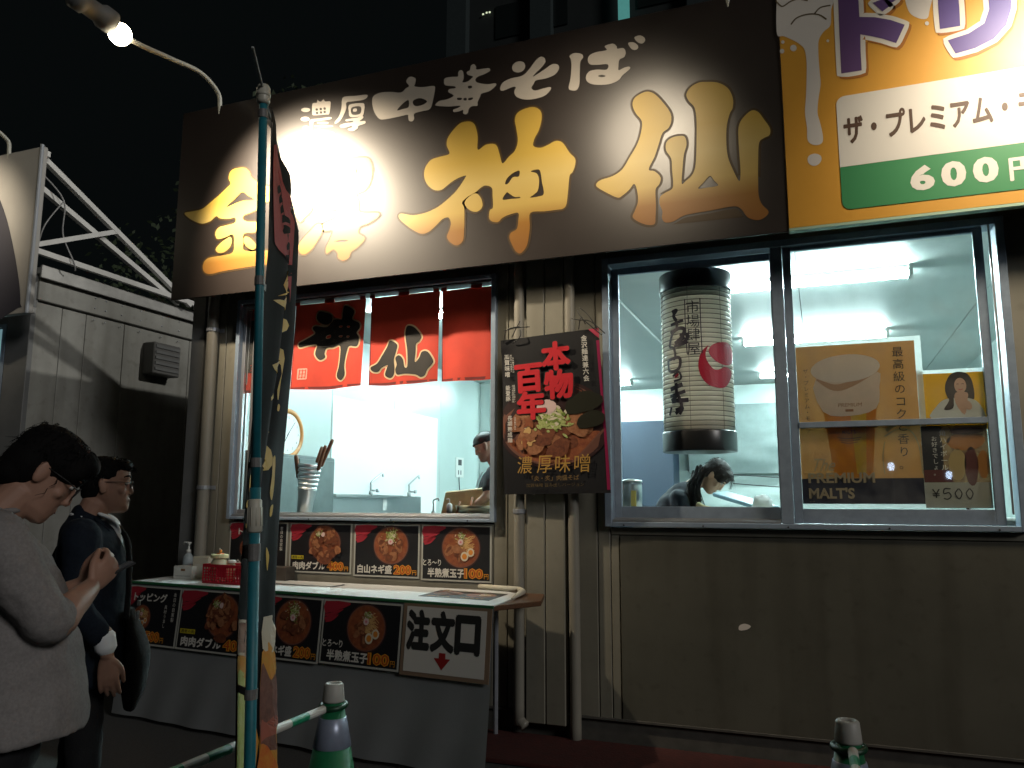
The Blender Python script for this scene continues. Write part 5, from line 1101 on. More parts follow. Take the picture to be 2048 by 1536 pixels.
# ================================================================== CONES AND BARS
cgreen = mat('cone_green', (.010, .14, .055), .45, var=.15, vscale=12); silver = mat('reflective_sleeve', (.28, .32, .42), .35, metal=.3, var=.12, vscale=14); capg = mat('cone_cap', (.36, .35, .32), .5)
def cone(x, y, label):
    t = thing('traffic_cone', label, 'cone', (x, y, 0), 'green cones joined by bars'); c = Vector((x, y, 0))
    def rr(z): return .165-.125*(z-.03)/.64
    b = MB(); b.box(x-.19, x+.19, y-.19, y+.19, .002, .03); part('base', b, cgreen, t, bevel=.01)
    b = MB(); b.lathe(c, [(rr(.03)+.01, .03), (rr(.04), .045), (rr(.668), .668)], 32); part('body', b, cgreen, t, smooth=True)
    b = MB(); b.lathe(c, [(rr(.48)+.001, .48), (rr(.48)+.004, .482), (rr(.60)+.004, .598), (rr(.60)+.001, .60)], 32); part('reflective_sleeve', b, silver, t, smooth=True)
    b = MB(); b.lathe(c, [(.046, .662), (.047, .668), (.041, .73), (.036, .737), (.022, .737), (.020, .70)], 28); part('cap', b, capg, t, smooth=True)
    b = MB(); z = .645; R = rr(z)+.008
    b.tube([(x+R*math.cos(a), y+R*math.sin(a), z+.004*math.sin(a)) for a in [k*math.pi/12 for k in range(25)]], .0115, 10, cap=False); part('bar_ring', b, mat('ring_dark_green', (.006, .045, .02), .4), t, smooth=True)
    return t
c1 = pp(667, 1400, -2.10); cone(c1.x, -2.10, 'green traffic cone with silver sleeve in front of the white counter skirt')
c2 = pp(1696, 1470, -1.93); cone(c2.x, -1.93, 'green traffic cone cut off by the bottom edge near the bare wall')
stw = mat('bar_white', (.50, .48, .44), .4, var=.05); stg = mat('bar_green', (.010, .20, .10), .35)
def bar_(label, a, b_, seg=.125, first=0, grp='striped barrier bars'):
    a, b_ = Vector(a), Vector(b_); L_ = (b_-a).length; d = (b_-a)/L_; t = thing('barrier_bar', label, 'barrier', tuple(a), grp); n = int(L_/seg); k = first
    for i in range(n):
        m = MB(); m.tube([a+d*seg*i, a+d*seg*(i+1)], .0172, 14); part('white_stripe' if k % 2 == 0 else 'green_stripe', m, stw if k % 2 == 0 else stg, t, smooth=False); k += 1
    return t
bar_('green and white striped bar running from the middle cone towards the viewer on the left', (c1.x-.01, -2.16, .640), (c1.x-.02, -3.6, .630), .115)
bar_('green and white striped bar coming forward from the right cone', (c2.x+.012, -1.985, .645), (c2.x+.03, -3.5, .64), .10)
# ================================================================== INSIDE THE STALL
tube_m = mat('tube_emit_in', (.74, 1.0, 1.0), .5, emit=205)
def ceiling_light(x0, x1, y, lab):
    t = thing('ceiling_light', lab, 'lamp', ((x0+x1)/2, y, 3.30), 'fluorescent ceiling lights')
    b = MB(); b.box(x0, x1, y-.05, y+.05, 3.255, 3.299); part('housing', b, plast, t, bevel=.004)
    for dy in (-.045, .045):
        b = MB(); b.tube([(x0+.03, y+dy, 3.235), (x1-.03, y+dy, 3.235)], .016, 10); part('tube', b, tube_m, t)
    b = MB(); b.box(x0, x0+.03, y-.07, y+.07, 3.21, 3.299); part('end_cap', b, plast, t, bevel=.003); b = MB(); b.box(x1-.03, x1, y-.07, y+.07, 3.21, 3.299); part('end_cap', b, plast, t, bevel=.003)
for (x0, x1), cn in (((-.74, .72), 'above the drinks side'), ((-3.95, -2.5), 'above the kitchen side')):
    for y, rn_ in ((1.40, 'first'), (3.76, 'second'), (6.2, 'third')): ceiling_light(x0, x1, y, f'bright fluorescent ceiling light {cn}, {rn_} row from the window')
t = part('splash_board', MB().box(X0+.09, X0+.096, 1.945, 4.41, 1.05, 2.62), mat('gloss_white_board', (.90, .92, .92), .2), bevel=.002)
tag(t, 'large glossy white board on the kitchen wall above the sinks', 'board')
ck = thing('wall_clock', 'round wall clock with an orange wooden rim on the kitchen side wall', 'clock', (X0+.09, 1.16, 2.15))
b = MB(); b.lathe((X0+.09, 1.16, 2.15), [(.19, .0), (.235, .0), (.245, .02), (.235, .045), (.20, .05), (.195, .03), (.19, .03)], 40, axis=(1, 0, 0)); part('rim', b, mat('clock_wood', (.50, .21, .05), .35), ck, smooth=True)
fcw = Frame((X0+.12, 1.16, 2.15), (0, 1, 0), (0, 0, 1)); fcw = Frame((X0+.12, 1.16, 2.15), (0, 1, 0), (0, 0, 1))
b = MB(); b.disc(fcw, 0, 0, .193, .193, .004, mat('clock_face', (.72, .74, .72), .5)); part('face', b, None, ck)
b = MB()
for h in range(12):
    w = h*math.pi/6; b.text(str(h or 12), fcw, .155*math.sin(w), .155*math.cos(w)-.011, .024, c=.007, m=black, anchor='c', res=1)
part('numerals', b, None, ck)
b = MB(); b.stroke(fcw, [(-.02, -.02), (.10, .12)], .006, .009, black); b.stroke(fcw, [(.015, .02), (-.06, -.09)], .009, .009, black); part('hands', b, None, ck)
sk_t = thing('sink_unit', 'stainless double sink with a high splash back along the kitchen wall', 'sink', (X0+.4, 2.9, .42))
b = MB(); b.box(X0+.10, X0+.12, 1.96, 3.93, 1.2, 1.585); b.box(X0+.10, X0+.16, 1.96, 3.38, 1.56, 1.595); part('splash_back', b, steel, sk_t, bevel=.004)
b = MB(); b.box(X0+.12, X0+.75, 1.96, 3.93, 1.12, 1.22); part('basin', b, steel, sk_t, bevel=.01)
b = MB()
for x, y in ((.14, 2.0), (.72, 2.0), (.14, 3.88), (.72, 3.88)): b.tube([(X0+x, y, .42), (X0+x, y, 1.12)], .02, 8)
part('legs', b, steel, sk_t)
b = MB(); b.box(X0+.121, X0+.125, 2.98, 3.06, 1.42, 1.59); part('paper_label', b, whitep, sk_t)
for k, (y, lab) in enumerate(((2.66, 'chrome swivel tap over the nearer sink'), (3.55, 'chrome swivel tap over the farther sink'))):
    t = thing('faucet', lab, 'tap', (X0+.13, y, 1.58), 'sink taps'); x = X0+.15
    b = MB(); b.tube(spline([(x, y, 1.58), (x, y, 1.70), (x, y+.015, 1.735), (x, y+.22, 1.83), (x, y+.25, 1.83), (x, y+.26, 1.80)], 4, False), .011, 10); part('spout', b, steel, t, smooth=True)
    b = MB(); b.lathe((x, y, 1.58), [(.022, 0), (.022, .05), (.014, .055)], 14); b.tube([(x, y, 1.64), (x+.07, y+.03, 1.64)], .011, 8); b.lathe((x+.07, y+.03, 1.62), [(.02, 0), (.02, .04)], 8); part('valve', b, steel, t, smooth=True)
fr_ = thing('stainless_cabinet', 'grey stainless kitchen cabinet under the clock at the left of the window', 'cabinet', (X0+.4, .9, .42))
b = MB(); b.box(X0+.10, X0+.42, .35, 1.52, .42, 1.93); part('body', b, mat('grey_steel', (.17, .20, .20), .35, metal=.6, var=.1, vscale=8), fr_, bevel=.01)
b = MB(); b.box(X0+.421, X0+.43, .37, .93, .5, 1.9); part('door', b, MATS['grey_steel'], fr_, bevel=.003); b = MB(); b.box(X0+.421, X0+.43, .94, 1.50, .5, 1.9); part('door', b, MATS['grey_steel'], fr_, bevel=.003)
b = MB(); b.box(X0+.10, X0+.30, .15, .75, 1.94, 2.06); tag(part('white_carton', b, plast, bevel=.005), 'white flat carton on top of the grey stainless cabinet', 'box')
b = MB(); b.tube(spline([(X0+.45, .5, 2.02), (X0+.47, .45, 1.8), (X0+.45, .36, 1.6), (X0+.46, .3, 1.42)], 5, False), .008, 6); tag(part('black_hose', b, black, smooth=True), 'thin black hose hanging at the left jamb inside the kitchen', 'hose')
# noodle strainers nested in a tall pot stand
sb = pp(613, 1016, .62)
st_ = thing('strainer_rack', 'wooden handled noodle strainers nested in one stack beside the flag', 'strainers', (sb.x, .62, 1.40))
ax = Vector((.10, 0, 1)).normalized(); base = Vector((sb.x-.02, .62, 1.42))
for k in range(7):
    b = MB(); z_ = .0 if k == 0 else .19+.038*(k-1); r_ = .072+.004*k
    prof_ = [(.062, 0), (.068, .10), (.078, .19), (.083, .20)] if k == 0 else [(r_, 0), (r_+.006, .006), (r_+.006, .014), (r_, .03)]
    b.lathe(base+ax*z_, prof_, 22, axis=tuple(ax)); part('strainer_basket', b, steel, st_, smooth=True)
for k, (a0, dx, dz, ln) in enumerate(((185, -.05, .30, .25), (205, -.01, .30, .21), (350, .11, .30, .27), (10, .14, .32, .30), (95, .04, .30, .20))):
    w = R_(a0); p0 = base+ax*(.24+.035*k)+Vector((math.cos(w)*.085, math.sin(w)*.085, 0)); dd = Vector((dx, math.sin(w)*.1, dz)).normalized()
    h1 = MB(); h1.tube([p0-dd*.06, p0+dd*.05], .005, 6); part('wire_stem', h1, steel, st_)
    h2 = MB(); h2.tube([p0+dd*.05, p0+dd*.06, p0+dd*(ln-.02), p0+dd*ln], [.010, .016, .016, .011], 10); part('handle', h2, mat('strainer_wood', (.20, .09, .045), .5), st_, smooth=True)
b = MB(); b.box(-4.15, -3.5, .4, .85, 1.0, 1.415); tag(part('noodle_boiler', b, steel, bevel=.01), 'stainless noodle boiler top carrying the strainer stack', 'boiler')
# outlet, cord, small bottles, bowl and board near the cook
so = thing('wall_outlet', 'white wall outlet with a thin cord on the kitchen wall left of the cook', 'outlet', (X0+.09, 5.1, 1.9))
b = MB(); b.box(X0+.091, X0+.10, 5.0, 5.26, 1.86, 2.14); part('plate', b, plast, so, bevel=.004)
b = MB(); b.box(X0+.10, X0+.103, 5.07, 5.18, 2.03, 2.11); b.box(X0+.10, X0+.103, 5.07, 5.09, 1.9, 1.96); b.box(X0+.10, X0+.103, 5.15, 5.17, 1.9, 1.96); part('socket', b, black, so)
b = MB(); b.tube(spline([(X0+.10, 5.1, 1.87), (X0+.12, 5.08, 1.7), (X0+.11, 5.15, 1.55), (X0+.12, 5.1, 1.35)], 4, False), .006, 6); part('cord', b, black, so, smooth=True)
ctr = part('prep_table', MB().box(-3.3, -2.14, .55, 1.15, .95, 1.40), steel, bevel=.006); tag(ctr, 'stainless prep table in front of the cook', 'table')
t = thing('pump_bottle', 'small white pump bottle on the prep table by the cook', 'bottle', (-3.08, 1.0, 1.40)); q = pp(899, 1012, 1.0); q.z = 1.40
b = MB(); b.lathe(q, [(.024, 0), (.024, .09), (.010, .105)], 14); part('body', b, plast, t, smooth=True); b = MB(); b.tube([q+Vector((0, 0, .10)), q+Vector((0, 0, .135)), q+Vector((-.03, 0, .135))], .005, 6); part('pump', b, plast, t)
q = pp(867, 1012, .95); q.z = 1.40
b = MB(); b.lathe(q, [(.02, 0), (.02, .03), (.008, .04), (.007, .09)], 10); b.tube(spline([q+Vector((0, 0, .09)), q+Vector((.0, 0, .125)), q+Vector((.045, 0, .14)), q+Vector((.05, 0, .12))], 4, False), .007, 8)
tag(part('small_tap', b, steel, smooth=True), 'small chrome tap at the left end of the prep table', 'tap')
q = pp(922, 1014, .85); q.z = 1.40
b = MB(); b.lathe(q+Vector((.12, .1, 0)), [(.13, 0), (.19, .05), (.20, .085), (.195, .085), (.15, .03)], 30); tag(part('steel_bowl', b, mat('dull_steel', (.25, .24, .17), .4, metal=.7), smooth=True), 'dull metal mixing bowl in front of the cook', 'bowl')
b = MB(); cb = [(-3.02, 1.0, 1.40), (-2.45, 1.12, 1.40), (-2.45, 1.16, 1.66), (-3.0, 1.05, 1.60)]
b.add([Vector(p)+Vector((0, k*.025, 0)) for k in (0, 1) for p in cb], [(0, 1, 2, 3), (7, 6, 5, 4), (0, 4, 5, 1), (1, 5, 6, 2), (2, 6, 7, 3), (3, 7, 4, 0)]); tag(part('cutting_board', b, mat('pale_wood', (.50, .36, .17), .5, var=.15, vscale=10), bevel=.01), 'pale wooden board leaning behind the bowl by the cook', 'board')
for k, (x_, z_) in enumerate(((-.02, .12), (.09, .15))):
    b = MB(); p0 = q+Vector((x_, -.06, .0)); b.tube([p0, p0+Vector((.03, .02, z_))], .009, 8); tag(part('ladle', b, mat('brown_handle', (.25, .10, .04), .5), smooth=True), ('shorter' if k == 0 else 'longer')+' brown handled ladle standing by the bowl', 'ladle', 'ladles by the bowl')
b = MB(); b.tube([(-4.35, 5.55, .42), (-4.35, 5.55, 3.2)], .03, 10); tag(part('water_pipe', b, mat('cream_pipe', (.55, .52, .40), .4), smooth=True), 'cream vertical pipe in the back corner of the kitchen', 'pipe')
b = cloth_grid(-4.28, -4.12, 2.0, 3.0, 5.4, 8, 10, .06, 6, 2, 4); tag(part('blue_cloth', b, mat('blue_cloth', (.03, .10, .35), .7), smooth=True), 'blue cloth hanging in the back corner behind the cook', 'cloth')
# drinks side
q = pp(1262, 1012, .9); q.z = 1.42
t = thing('drink_urn', 'silver drinks urn with a yellow label at the left of the drinks window', 'urn', tuple(q))
b = MB(); b.lathe(q, [(.085, 0), (.085, .22), (.08, .24), (.09, .245), (.085, .26), (.02, .27)], 24); part('body', b, steel, t, smooth=True)
b = MB(); b.box(q.x+.02, q.x+.06, q.y-.088, q.y-.080, 1.47, 1.6); part('yellow_label', b, mat('label_yellow', (.55, .5, .15), .5), t)
b = MB(); b.box(q.x-.2, q.x-.03, q.y-.02, q.y+.15, 1.42, 1.62); tag(part('blue_carton', b, mat('carton_blue', (.25, .42, .58), .5), bevel=.004), 'pale blue carton beside the silver urn', 'box')
o = part('drinks_counter', MB().box(-1.25, 1.6, .42, 1.1, 1.0, 1.42), plast, bevel=.01); tag(o, 'white counter inside the drinks window', 'counter')
b = MB(); f0, f1 = pp(1425, 985, 1.35), pp(1515, 1012, .95); w0 = Vector((.02, .5, .0))
b.add([f0+Vector((0, 0, 0)), f1, f1+Vector((.12, .6, 0)), f0+Vector((.05, .6, .02)), f0-Vector((0, 0, .03)), f1-Vector((0, 0, .03)), f1+Vector((.12, .6, -.03)), f0+Vector((.05, .6, -.01))], [(0, 1, 2, 3), (7, 6, 5, 4), (0, 4, 5, 1), (1, 5, 6, 2), (2, 6, 7, 3), (3, 7, 4, 0)])
b.box(f0.x-.02, f1.x+.1, 1.1, 1.7, .6, 1.42)
tag(part('chest_freezer', b, mat('freezer_blue', (.16, .27, .32), .3), bevel=.006), 'teal chest freezer with slanted lid beside the bent woman', 'freezer')
b = MB(); a_ = pp(1395, 1008, .42); c_ = pp(1547, 1014, .42)
b.tube(spline([(a_.x, .42, 1.50), (a_.x+.06, .40, 1.47), (a_.x+.2, .42, 1.455), (c_.x, .43, 1.455)], 5, False), [.022]*16, 8); b.box(a_.x+.05, c_.x+.02, .40, .6, 1.42, 1.455)
tag(part('cloth_roll', b, mat('tan_cloth', (.42, .36, .18), .8), smooth=False, bevel=.004), 'tan rolled cloth lying along the drinks window counter', 'cloth')
q = pp(1525, 1000, .75); rn = random.Random(3); b = MB(); b.ball((q.x, .75, 1.49), (.07, .06, .075), n=14)
o = part('plastic_bag', b, mat('bag_white', (.75, .78, .78), .4, trans=.4), smooth=True, disp=.06, dscale=.04); tag(o, 'crumpled white plastic bag on the drinks counter', 'bag')
# ================================================================== BEHIND: BUILDING AND TREES IN THE DARK
bd_m = mat('night_wall', (.022, .028, .028), .8, var=.2, vscale=.4)
tw = thing('office_tower', 'tall dark building rising behind the sign boards with a lit teal stair window', 'building', (0, 24, 0))
b = MB(); b.box(-14, 26, 24, 40, 0, 42); part('wall', b, bd_m, tw)
for x in (pp(918, 60, 23.9).x, pp(1085, 60, 23.9).x, pp(1400, 20, 23.9).x, 8, 14):
    b = MB(); b.box(x-.45, x+.45, 23.6, 24, 0, 42); part('pilaster', b, mat('night_pilaster', (.035, .05, .052), .7, var=.1), tw)
for zf in range(2, 14):
    for k in range(6):
        x = -12+k*6.1
        b = MB(); b.box(x, x+3.2, 23.95, 24.02, zf*3, zf*3+1.5); w_ = part('window', b, mat('dark_window', (.015, .02, .02), .15), tw)
q = pp(1247, 20, 23.5)
b = MB(); b.box(q.x-.22, q.x+.22, 23.5, 23.6, pp(1247, 46, 23.5).z, q.z+2.2); part('stair_window', b, mat('lit_teal', (.10, .36, .33), .6, emit=.5, var=.15, vscale=3), tw)
for dz in (.10,):
    for dx in (-.12, .12):
        b = MB(); b.ball((q.x+dx, 23.49, pp(1247, 46, 23.5).z+dz), .03, n=8); part('bolt', b, black, tw)
b = MB()
for x_, y_ in ((966, 28), (973, 25), (979, 24)): p = pp(x_, y_, 23.9); b.box(p.x-.035, p.x+.035, 23.9, 23.93, p.z-.03, p.z+.03)
part('tiny_lit_lamps', b, mat('warm_dot', (.8, .9, .6), .5, emit=.9), tw)
leaf_m = mat('night_leaves', (.05, .075, .035), .7, var=.4, vscale=2); bark = mat('bark', (.06, .045, .03), .9)
def tree(x, y, h, rx, seed, label):
    rn = random.Random(seed); t = thing('tree', label, 'tree', (x, y, 0), 'trees behind the stalls')
    b = MB(); b.tube([(x, y, 0), (x+.1, y, h*.35), (x-.1, y+.1, h*.62), (x, y, h*.9)], [.22, .17, .11, .03], 10)
    limbs = []
    for k in range(11):
        w = rn.uniform(0, 6.28); z0 = h*rn.uniform(.3, .75); e = Vector((x+rx*.8*math.cos(w), y+rx*.8*math.sin(w), z0+h*rn.uniform(.08, .25))); b.tube([(x, y, z0), ((x+e.x)/2, (y+e.y)/2, z0+.6*(e.z-z0)), e], [.09, .05, .015], 6); limbs.append(e)
    part('trunk', b, bark, t, smooth=True)
    b = MB(); cl = [(e, rx*rn.uniform(.3, .5)) for e in limbs]+[(Vector((x+rn.gauss(0, rx*.4), y+rn.gauss(0, rx*.4), h*rn.uniform(.4, 1))), rx*rn.uniform(.3, .5)) for _ in range(16)]
    for c_, r_ in cl:
        for _ in range(170):
            v = Vector((rn.gauss(0, 1), rn.gauss(0, 1), rn.gauss(0, .8))).normalized()*r_*rn.uniform(.5, 1.05)+c_; s = rn.uniform(.05, .12)
            a_ = Vector((rn.gauss(0, 1), rn.gauss(0, 1), rn.gauss(0, 1))).normalized(); d_ = a_.orthogonal().normalized()
            b.add([v-a_*s, v+d_*s*.5, v+a_*s, v-d_*s*.5], [(0, 1, 2, 3)])
    part('crown', b, leaf_m, t)
tree(-9.6, 9.2, 9.5, 2.4, 1, 'dark leafy tree in the gap between the two stall units'); tree(-14.5, 12, 11, 3.0, 2, 'dark tree behind the neighbouring stall at the left'); tree(-3.5, 13.5, 9.5, 2.6, 3, 'dark tree behind the roof of the ramen stall')

# ---- lamps across the way: only seen as small glints in the drinks window pane
for k, (x_, y_) in enumerate(((1782, 933), (1898, 950))):
    p = pp(x_, y_, .01); d = (p-CAM).normalized(); q = p+Vector((d.x, -d.y, d.z))*(15+2*k)
    t = thing('street_lamp', ('nearer' if k == 0 else 'farther')+' slim lamp post across the way behind the viewer', 'lamp', (q.x, q.y, 0), 'lamp posts across the way')
    b = MB(); b.tube([(q.x, q.y, 0), (q.x, q.y, q.z-.12)], .04, 8); part('post', b, clad_dark, t)
    b = MB(); b.ball(q, (.07, .07, .10), n=12); part('globe', b, mat('cool_globe', (.6, .75, 1), .5, emit=14), t, smooth=True)
# ================================================================== PEOPLE
skin = mat('skin', (.36, .20, .14), .6, var=.06, vscale=18); skin_f = mat('skin_fair', (.60, .38, .28), .5, var=.05, vscale=18)
hairm = mat('black_hair', (.005, .0045, .0045), .85, spec=.15, bump=.25, bscale=260, stretch=(1, 1, .15))
def pmat(base, fwd):
    f = Vector(fwd).normalized(); r = Vector((f.y, -f.x, 0))
    m = Matrix(((r.x, f.x, 0, base[0]), (r.y, f.y, 0, base[1]), (0, 0, 1, base[2]), (0, 0, 0, 1))); return m
HEAD = [(-.122, .018, .070, -.015), (-.112, .034, .090, .005), (-.09, .050, .096, -.030), (-.06, .059, .094, -.062), (-.03, .066, .090, -.082), (0, .070, .088, -.094), (.03, .073, .090, -.100), (.06, .073, .088, -.098), (.085, .066, .074, -.088), (.105, .048, .050, -.066), (.118, .018, .018, -.03)]
def head_mb(T, H, female=False):
    """H: local matrix of the head (centre, tilt)"""
    b = MB(T @ H); k = .93 if female else 1.0; n = 24; rs = []
    for z, w, f, bk in HEAD:
        w *= k; c = (f+bk)/2; d = (f-bk)/2
        rs.append([Vector((w*math.copysign(abs(math.cos(a))**.9, math.cos(a)), c+d*math.sin(a), z)) for a in [2*math.pi*i/n for i in range(n)]])
    b.rings(rs)
    b.limb([(0, .082, .022), (0, .094, -.004), (0, .100, -.028)], [.008, .009, .0115], n=10)          # nose
    b.ball((.011, .092, -.034), (.007, .009, .006), n=8); b.ball((-.011, .092, -.034), (.007, .009, .006), n=8)
    b.ball((0, .088, -.060), (.022, .011, .006), n=10); b.ball((0, .087, -.070), (.019, .011, .007), n=10)  # lips
    b.ball((0, .080, -.100), (.020, .016, .014), n=10)
    for s in (-1, 1):
        b.limb([(s*.012, .082, .036), (s*.034, .078, .040), (s*.054, .060, .034)], [.008, .009, .007], n=8)   # brow
        b.ball((s*.040, .060, -.022), (.022, .018, .018), n=10)                                           # cheek
        b.ball((s*.074*k, -.008, -.008), (.009, .018, .032), n=12, rot=Matrix.Rotation(s*.25, 3, 'Z')); b.ball((s*.078*k, -.018, .004), (.006, .012, .024), n=10)
    return b
def face_details(parent, T, H, glasses=False):
    for s in (-1, 1):
        b = MB(T @ H); b.ball((s*.031, .0765, .010), (.0135, .007, .0065), n=12); part('eye', b, mat('eye_white', (.5, .47, .44), .3), parent, smooth=True)
        b = MB(T @ H); b.ball((s*.031, .0822, .010), (.0055, .0025, .0055), n=10); part('iris', b, black, parent, smooth=True)
        b = MB(T @ H); b.limb([(s*.014, .089, .040), (s*.034, .086, .045), (s*.053, .068, .038)], [.003, .0045, .0025], n=6); part('eyebrow', b, hairm, parent, smooth=True)
    b = MB(T @ H); b.limb([(-.020, .0955, -.0650), (0, .0985, -.0655), (.020, .0955, -.0650)], [.0012, .002, .0012], n=6); part('lip_line', b, mat('lip_dark', (.16, .05, .04), .5), parent)
    if glasses:
        b = MB(T @ H)
        for s in (-1, 1):
            b.tube([(s*.032+.022*math.cos(a), .098, .008+.016*math.sin(a)) for a in [k*math.pi/8 for k in range(17)]], .0018, 6, cap=False); b.tube([(s*.054, .096, .014), (s*.074, .06, .016), (s*.079, -.005, .012)], .0017, 6)
        b.tube([(-.010, .100, .014), (.010, .100, .014)], .0017, 6); part('glasses', b, black, parent, smooth=True)
def hair_mb(T, H, pts, strands=0, seed=1, length=.07, droop=.4, r0=.0022, fringe=None):
    b = MB(T @ H)
    for c, r in pts: b.ball(c, r, n=16)
    return b
def strands_mb(T, H, n, seed, zmin, length, ycut=.06, lift=.004, r=.0022, fwdc=.0):
    rn = random.Random(seed); b = MB(T @ H)
    for _ in range(n):
        a = rn.uniform(0, 2*math.pi); z = rn.uniform(zmin, .115); i = min(range(len(HEAD)), key=lambda q: abs(HEAD[q][0]-z)); _, w, f, bk = HEAD[i]
        c = (f+bk)/2; d = (f-bk)/2; g = 1.10
        x = w*math.cos(a)*g; y = c+d*math.sin(a)*g
        if y > ycut-.035 and z < .062: continue
        if abs(x) > .055 and -.03 < y < .03 and z < .02: continue
        p = Vector((x, y, z+lift)); out = Vector((x, y-c, .35*z+.02)).normalized(); dn = Vector((0, fwdc, -1))
        L_ = length*rn.uniform(.6, 1.2); q1_ = p+out*.012+dn*L_*.4; q2_ = p+out*.006+dn*L_+Vector((rn.gauss(0, .008), rn.gauss(0, .008), 0))
        b.tube([p, q1_, q2_], [r*1.2, r, .0004], 4, cap=False)
    return b
def hand(b, W, D, N, curl=.6, s=1.0, thumb=1, spread=.10):
    """wrist W, finger direction D, back-of-hand normal N; thumb side sign; adds palm, four fingers, thumb to b (local coords)"""
    W = Vector(W); D = Vector(D).normalized(); N = Vector(N); N = (N-D*N.dot(D)).normalized(); X = D.cross(N)*thumb
    b.limb([W, W+D*.035*s, W+D*.082*s], [(.024*s, .017*s), (.036*s, .015*s), (.040*s, .013*s)], n=14, side=X)
    for k, (o, l) in enumerate(((.029, .074), (.010, .084), (-.010, .078), (-.029, .062))):
        p = W+D*.080*s+X*o*s; cur = curl*(1+.08*k); d1 = (D*math.cos(cur*.5)-N*math.sin(cur*.5)+X*spread*(1.3-k)*.5).normalized(); d2 = (D*math.cos(cur*1.3)-N*math.sin(cur*1.3)+X*spread*.3*(1.3-k)).normalized(); d3 = (D*math.cos(cur*1.9)-N*math.sin(cur*1.9)).normalized()
        a1 = p+d1*l*.45*s; a2 = a1+d2*l*.32*s; a3 = a2+d3*l*.23*s
        b.limb([p-D*.02*s, p, a1, a2, a3], [.0095*s, .0095*s, .0090*s, .0082*s, .0070*s], n=10)
    t0 = W+D*.022*s+X*.024*s; t1 = t0+(D*.80+X*.50-N*.30).normalized()*.038*s; t2 = t1+(D*.95+X*.08-N*.40).normalized()*.034*s; t3 = t2+(D*.9-N*.45).normalized()*.026*s
    b.limb([t0-X*.012*s, t0, t1, t2, t3], [.013*s, .013*s, .0115*s, .010*s, .008*s], n=10)
def person(name_label, base, fwd):
    T = pmat(base, fwd); r = thing('person', name_label, 'person', tuple(base)); return r, T
def HM(c, pitch=0, yaw=0, roll=0, s=1.0):     # pitch>0 looks down, yaw>0 turns left
    return Matrix.Translation(c) @ Matrix.Rotation(yaw, 4, 'Z') @ Matrix.Rotation(-pitch, 4, 'X') @ Matrix.Rotation(roll, 4, 'Y') @ Matrix.Scale(s, 4)
def shoes(r, T, pts, m):
    for x, y in pts:
        b = MB(T); b.limb([(x, y-.07, .045), (x, y+.02, .05), (x, y+.12, .035), (x, y+.17, .03)], [(.04, .042), (.042, .045), (.046, .033), (.035, .024)], n=14, side=(1, 0, 0)); part('shoe', b, m, r, smooth=True, remesh=.008, relax=2)
# ---------- 1. man in the grey shirt with a phone
G = Vector((-2.19, -3.52, 0)); r1, T = person('man in a loose light grey shirt looking down at a phone in his hands', G, (.50, .866))
H = HM((.0, .085, 1.585), pitch=.70, yaw=-.10, s=1.04)
b = head_mb(T, H); b.T = T
b.limb([(0, -.055, 1.40), (0, -.02, 1.47), (0, .035, 1.53)], [(.062, .062), (.056, .058), (.056, .062)], n=16)          # neck
b.limb([(-.15, -.04, 1.39), (0, -.045, 1.38), (.15, -.04, 1.39)], [.035, .05, .035])
# right (near) forearm: elbow to wrist, and left forearm; hands round the phone
Er, Wr = Vector((.235, .085, 1.185)), Vector((.085, .215, 1.255)); El, Wl = Vector((-.21, .07, 1.15)), Vector((-.035, .215, 1.25))
Sr, Sl = Vector((.195, -.035, 1.40)), Vector((-.195, -.03, 1.40))
b.limb([Sr, Er, (Er+Wr)/2+Vector((.012, .0, -.006)), Wr], [.045, .047, .041, .027]); b.limb([Sl, El, (El+Wl)/2, Wl], [.045, .045, .040, .027])
hand(b, Wr, (-.36, .62, .62), (.75, .15, -.25), curl=.85, thumb=-1, s=.98); hand(b, Wl, (.28, .66, .62), (-.75, .2, -.25), curl=.85, thumb=1, s=.98)
part('body', b, skin, r1, smooth=True, remesh=.0042, relax=3)
face_details(r1, T, H, glasses=True)
b = MB(T @ H)
for c, q in (((0, -.012, .045), (.086, .108, .088)), ((0, -.045, .0), (.083, .074, .085)), ((0, -.06, -.045), (.068, .052, .05)), ((0, .05, .082), (.068, .056, .042)), ((.062, .045, .05), (.022, .035, .036)), ((-.062, .045, .05), (.022, .035, .036))): b.ball(c, q, n=18)
hr_ = part('hair', b, hairm, r1, smooth=True, remesh=.006, relax=4, disp=.006, dscale=.03)
b = strands_mb(T, H, 1100, 3, -.05, .030, .07, .013, r=.0010); part('hair_strands', b, hairm, r1)
shirt_m = mat('grey_jersey', (.24, .225, .22), .95, bump=.8, bscale=11, var=.14, vscale=120, spec=.1)
b = MB(T); b.limb([(0, .035, .875), (0, .035, .98), (0, .03, 1.10), (0, .01, 1.22), (0, -.025, 1.33), (0, -.045, 1.405), (0, -.045, 1.455)], [(.235, .215), (.228, .205), (.212, .180), (.200, .155), (.205, .130), (.165, .100), (.085, .076)], n=28, side=(1, 0, 0), e0=.99, o0=.03)
b.limb([Sr+Vector((-.05, 0, .015)), Sr, Sr.lerp(Er, .5)+Vector((.018, -.01, 0)), Er.lerp(Sr, .02), Er.lerp(Wr, .22)], [.070, .074, .068, .062, .058]); b.limb([Sl+Vector((.05, 0, .015)), Sl, Sl.lerp(El, .5), El, El.lerp(Wl, .22)], [.070, .074, .068, .062, .058])
part('shirt', b, shirt_m, r1, smooth=True, remesh=.010, relax=5, disp=.022, dscale=.09)
b = MB(T); b.tube([(.068*math.cos(a), -.038+.070*math.sin(a), 1.470+.010*math.sin(a)) for a in [k*math.pi/10 for k in range(21)]], .009, 8, cap=False); part('collar', b, shirt_m, r1, smooth=True)
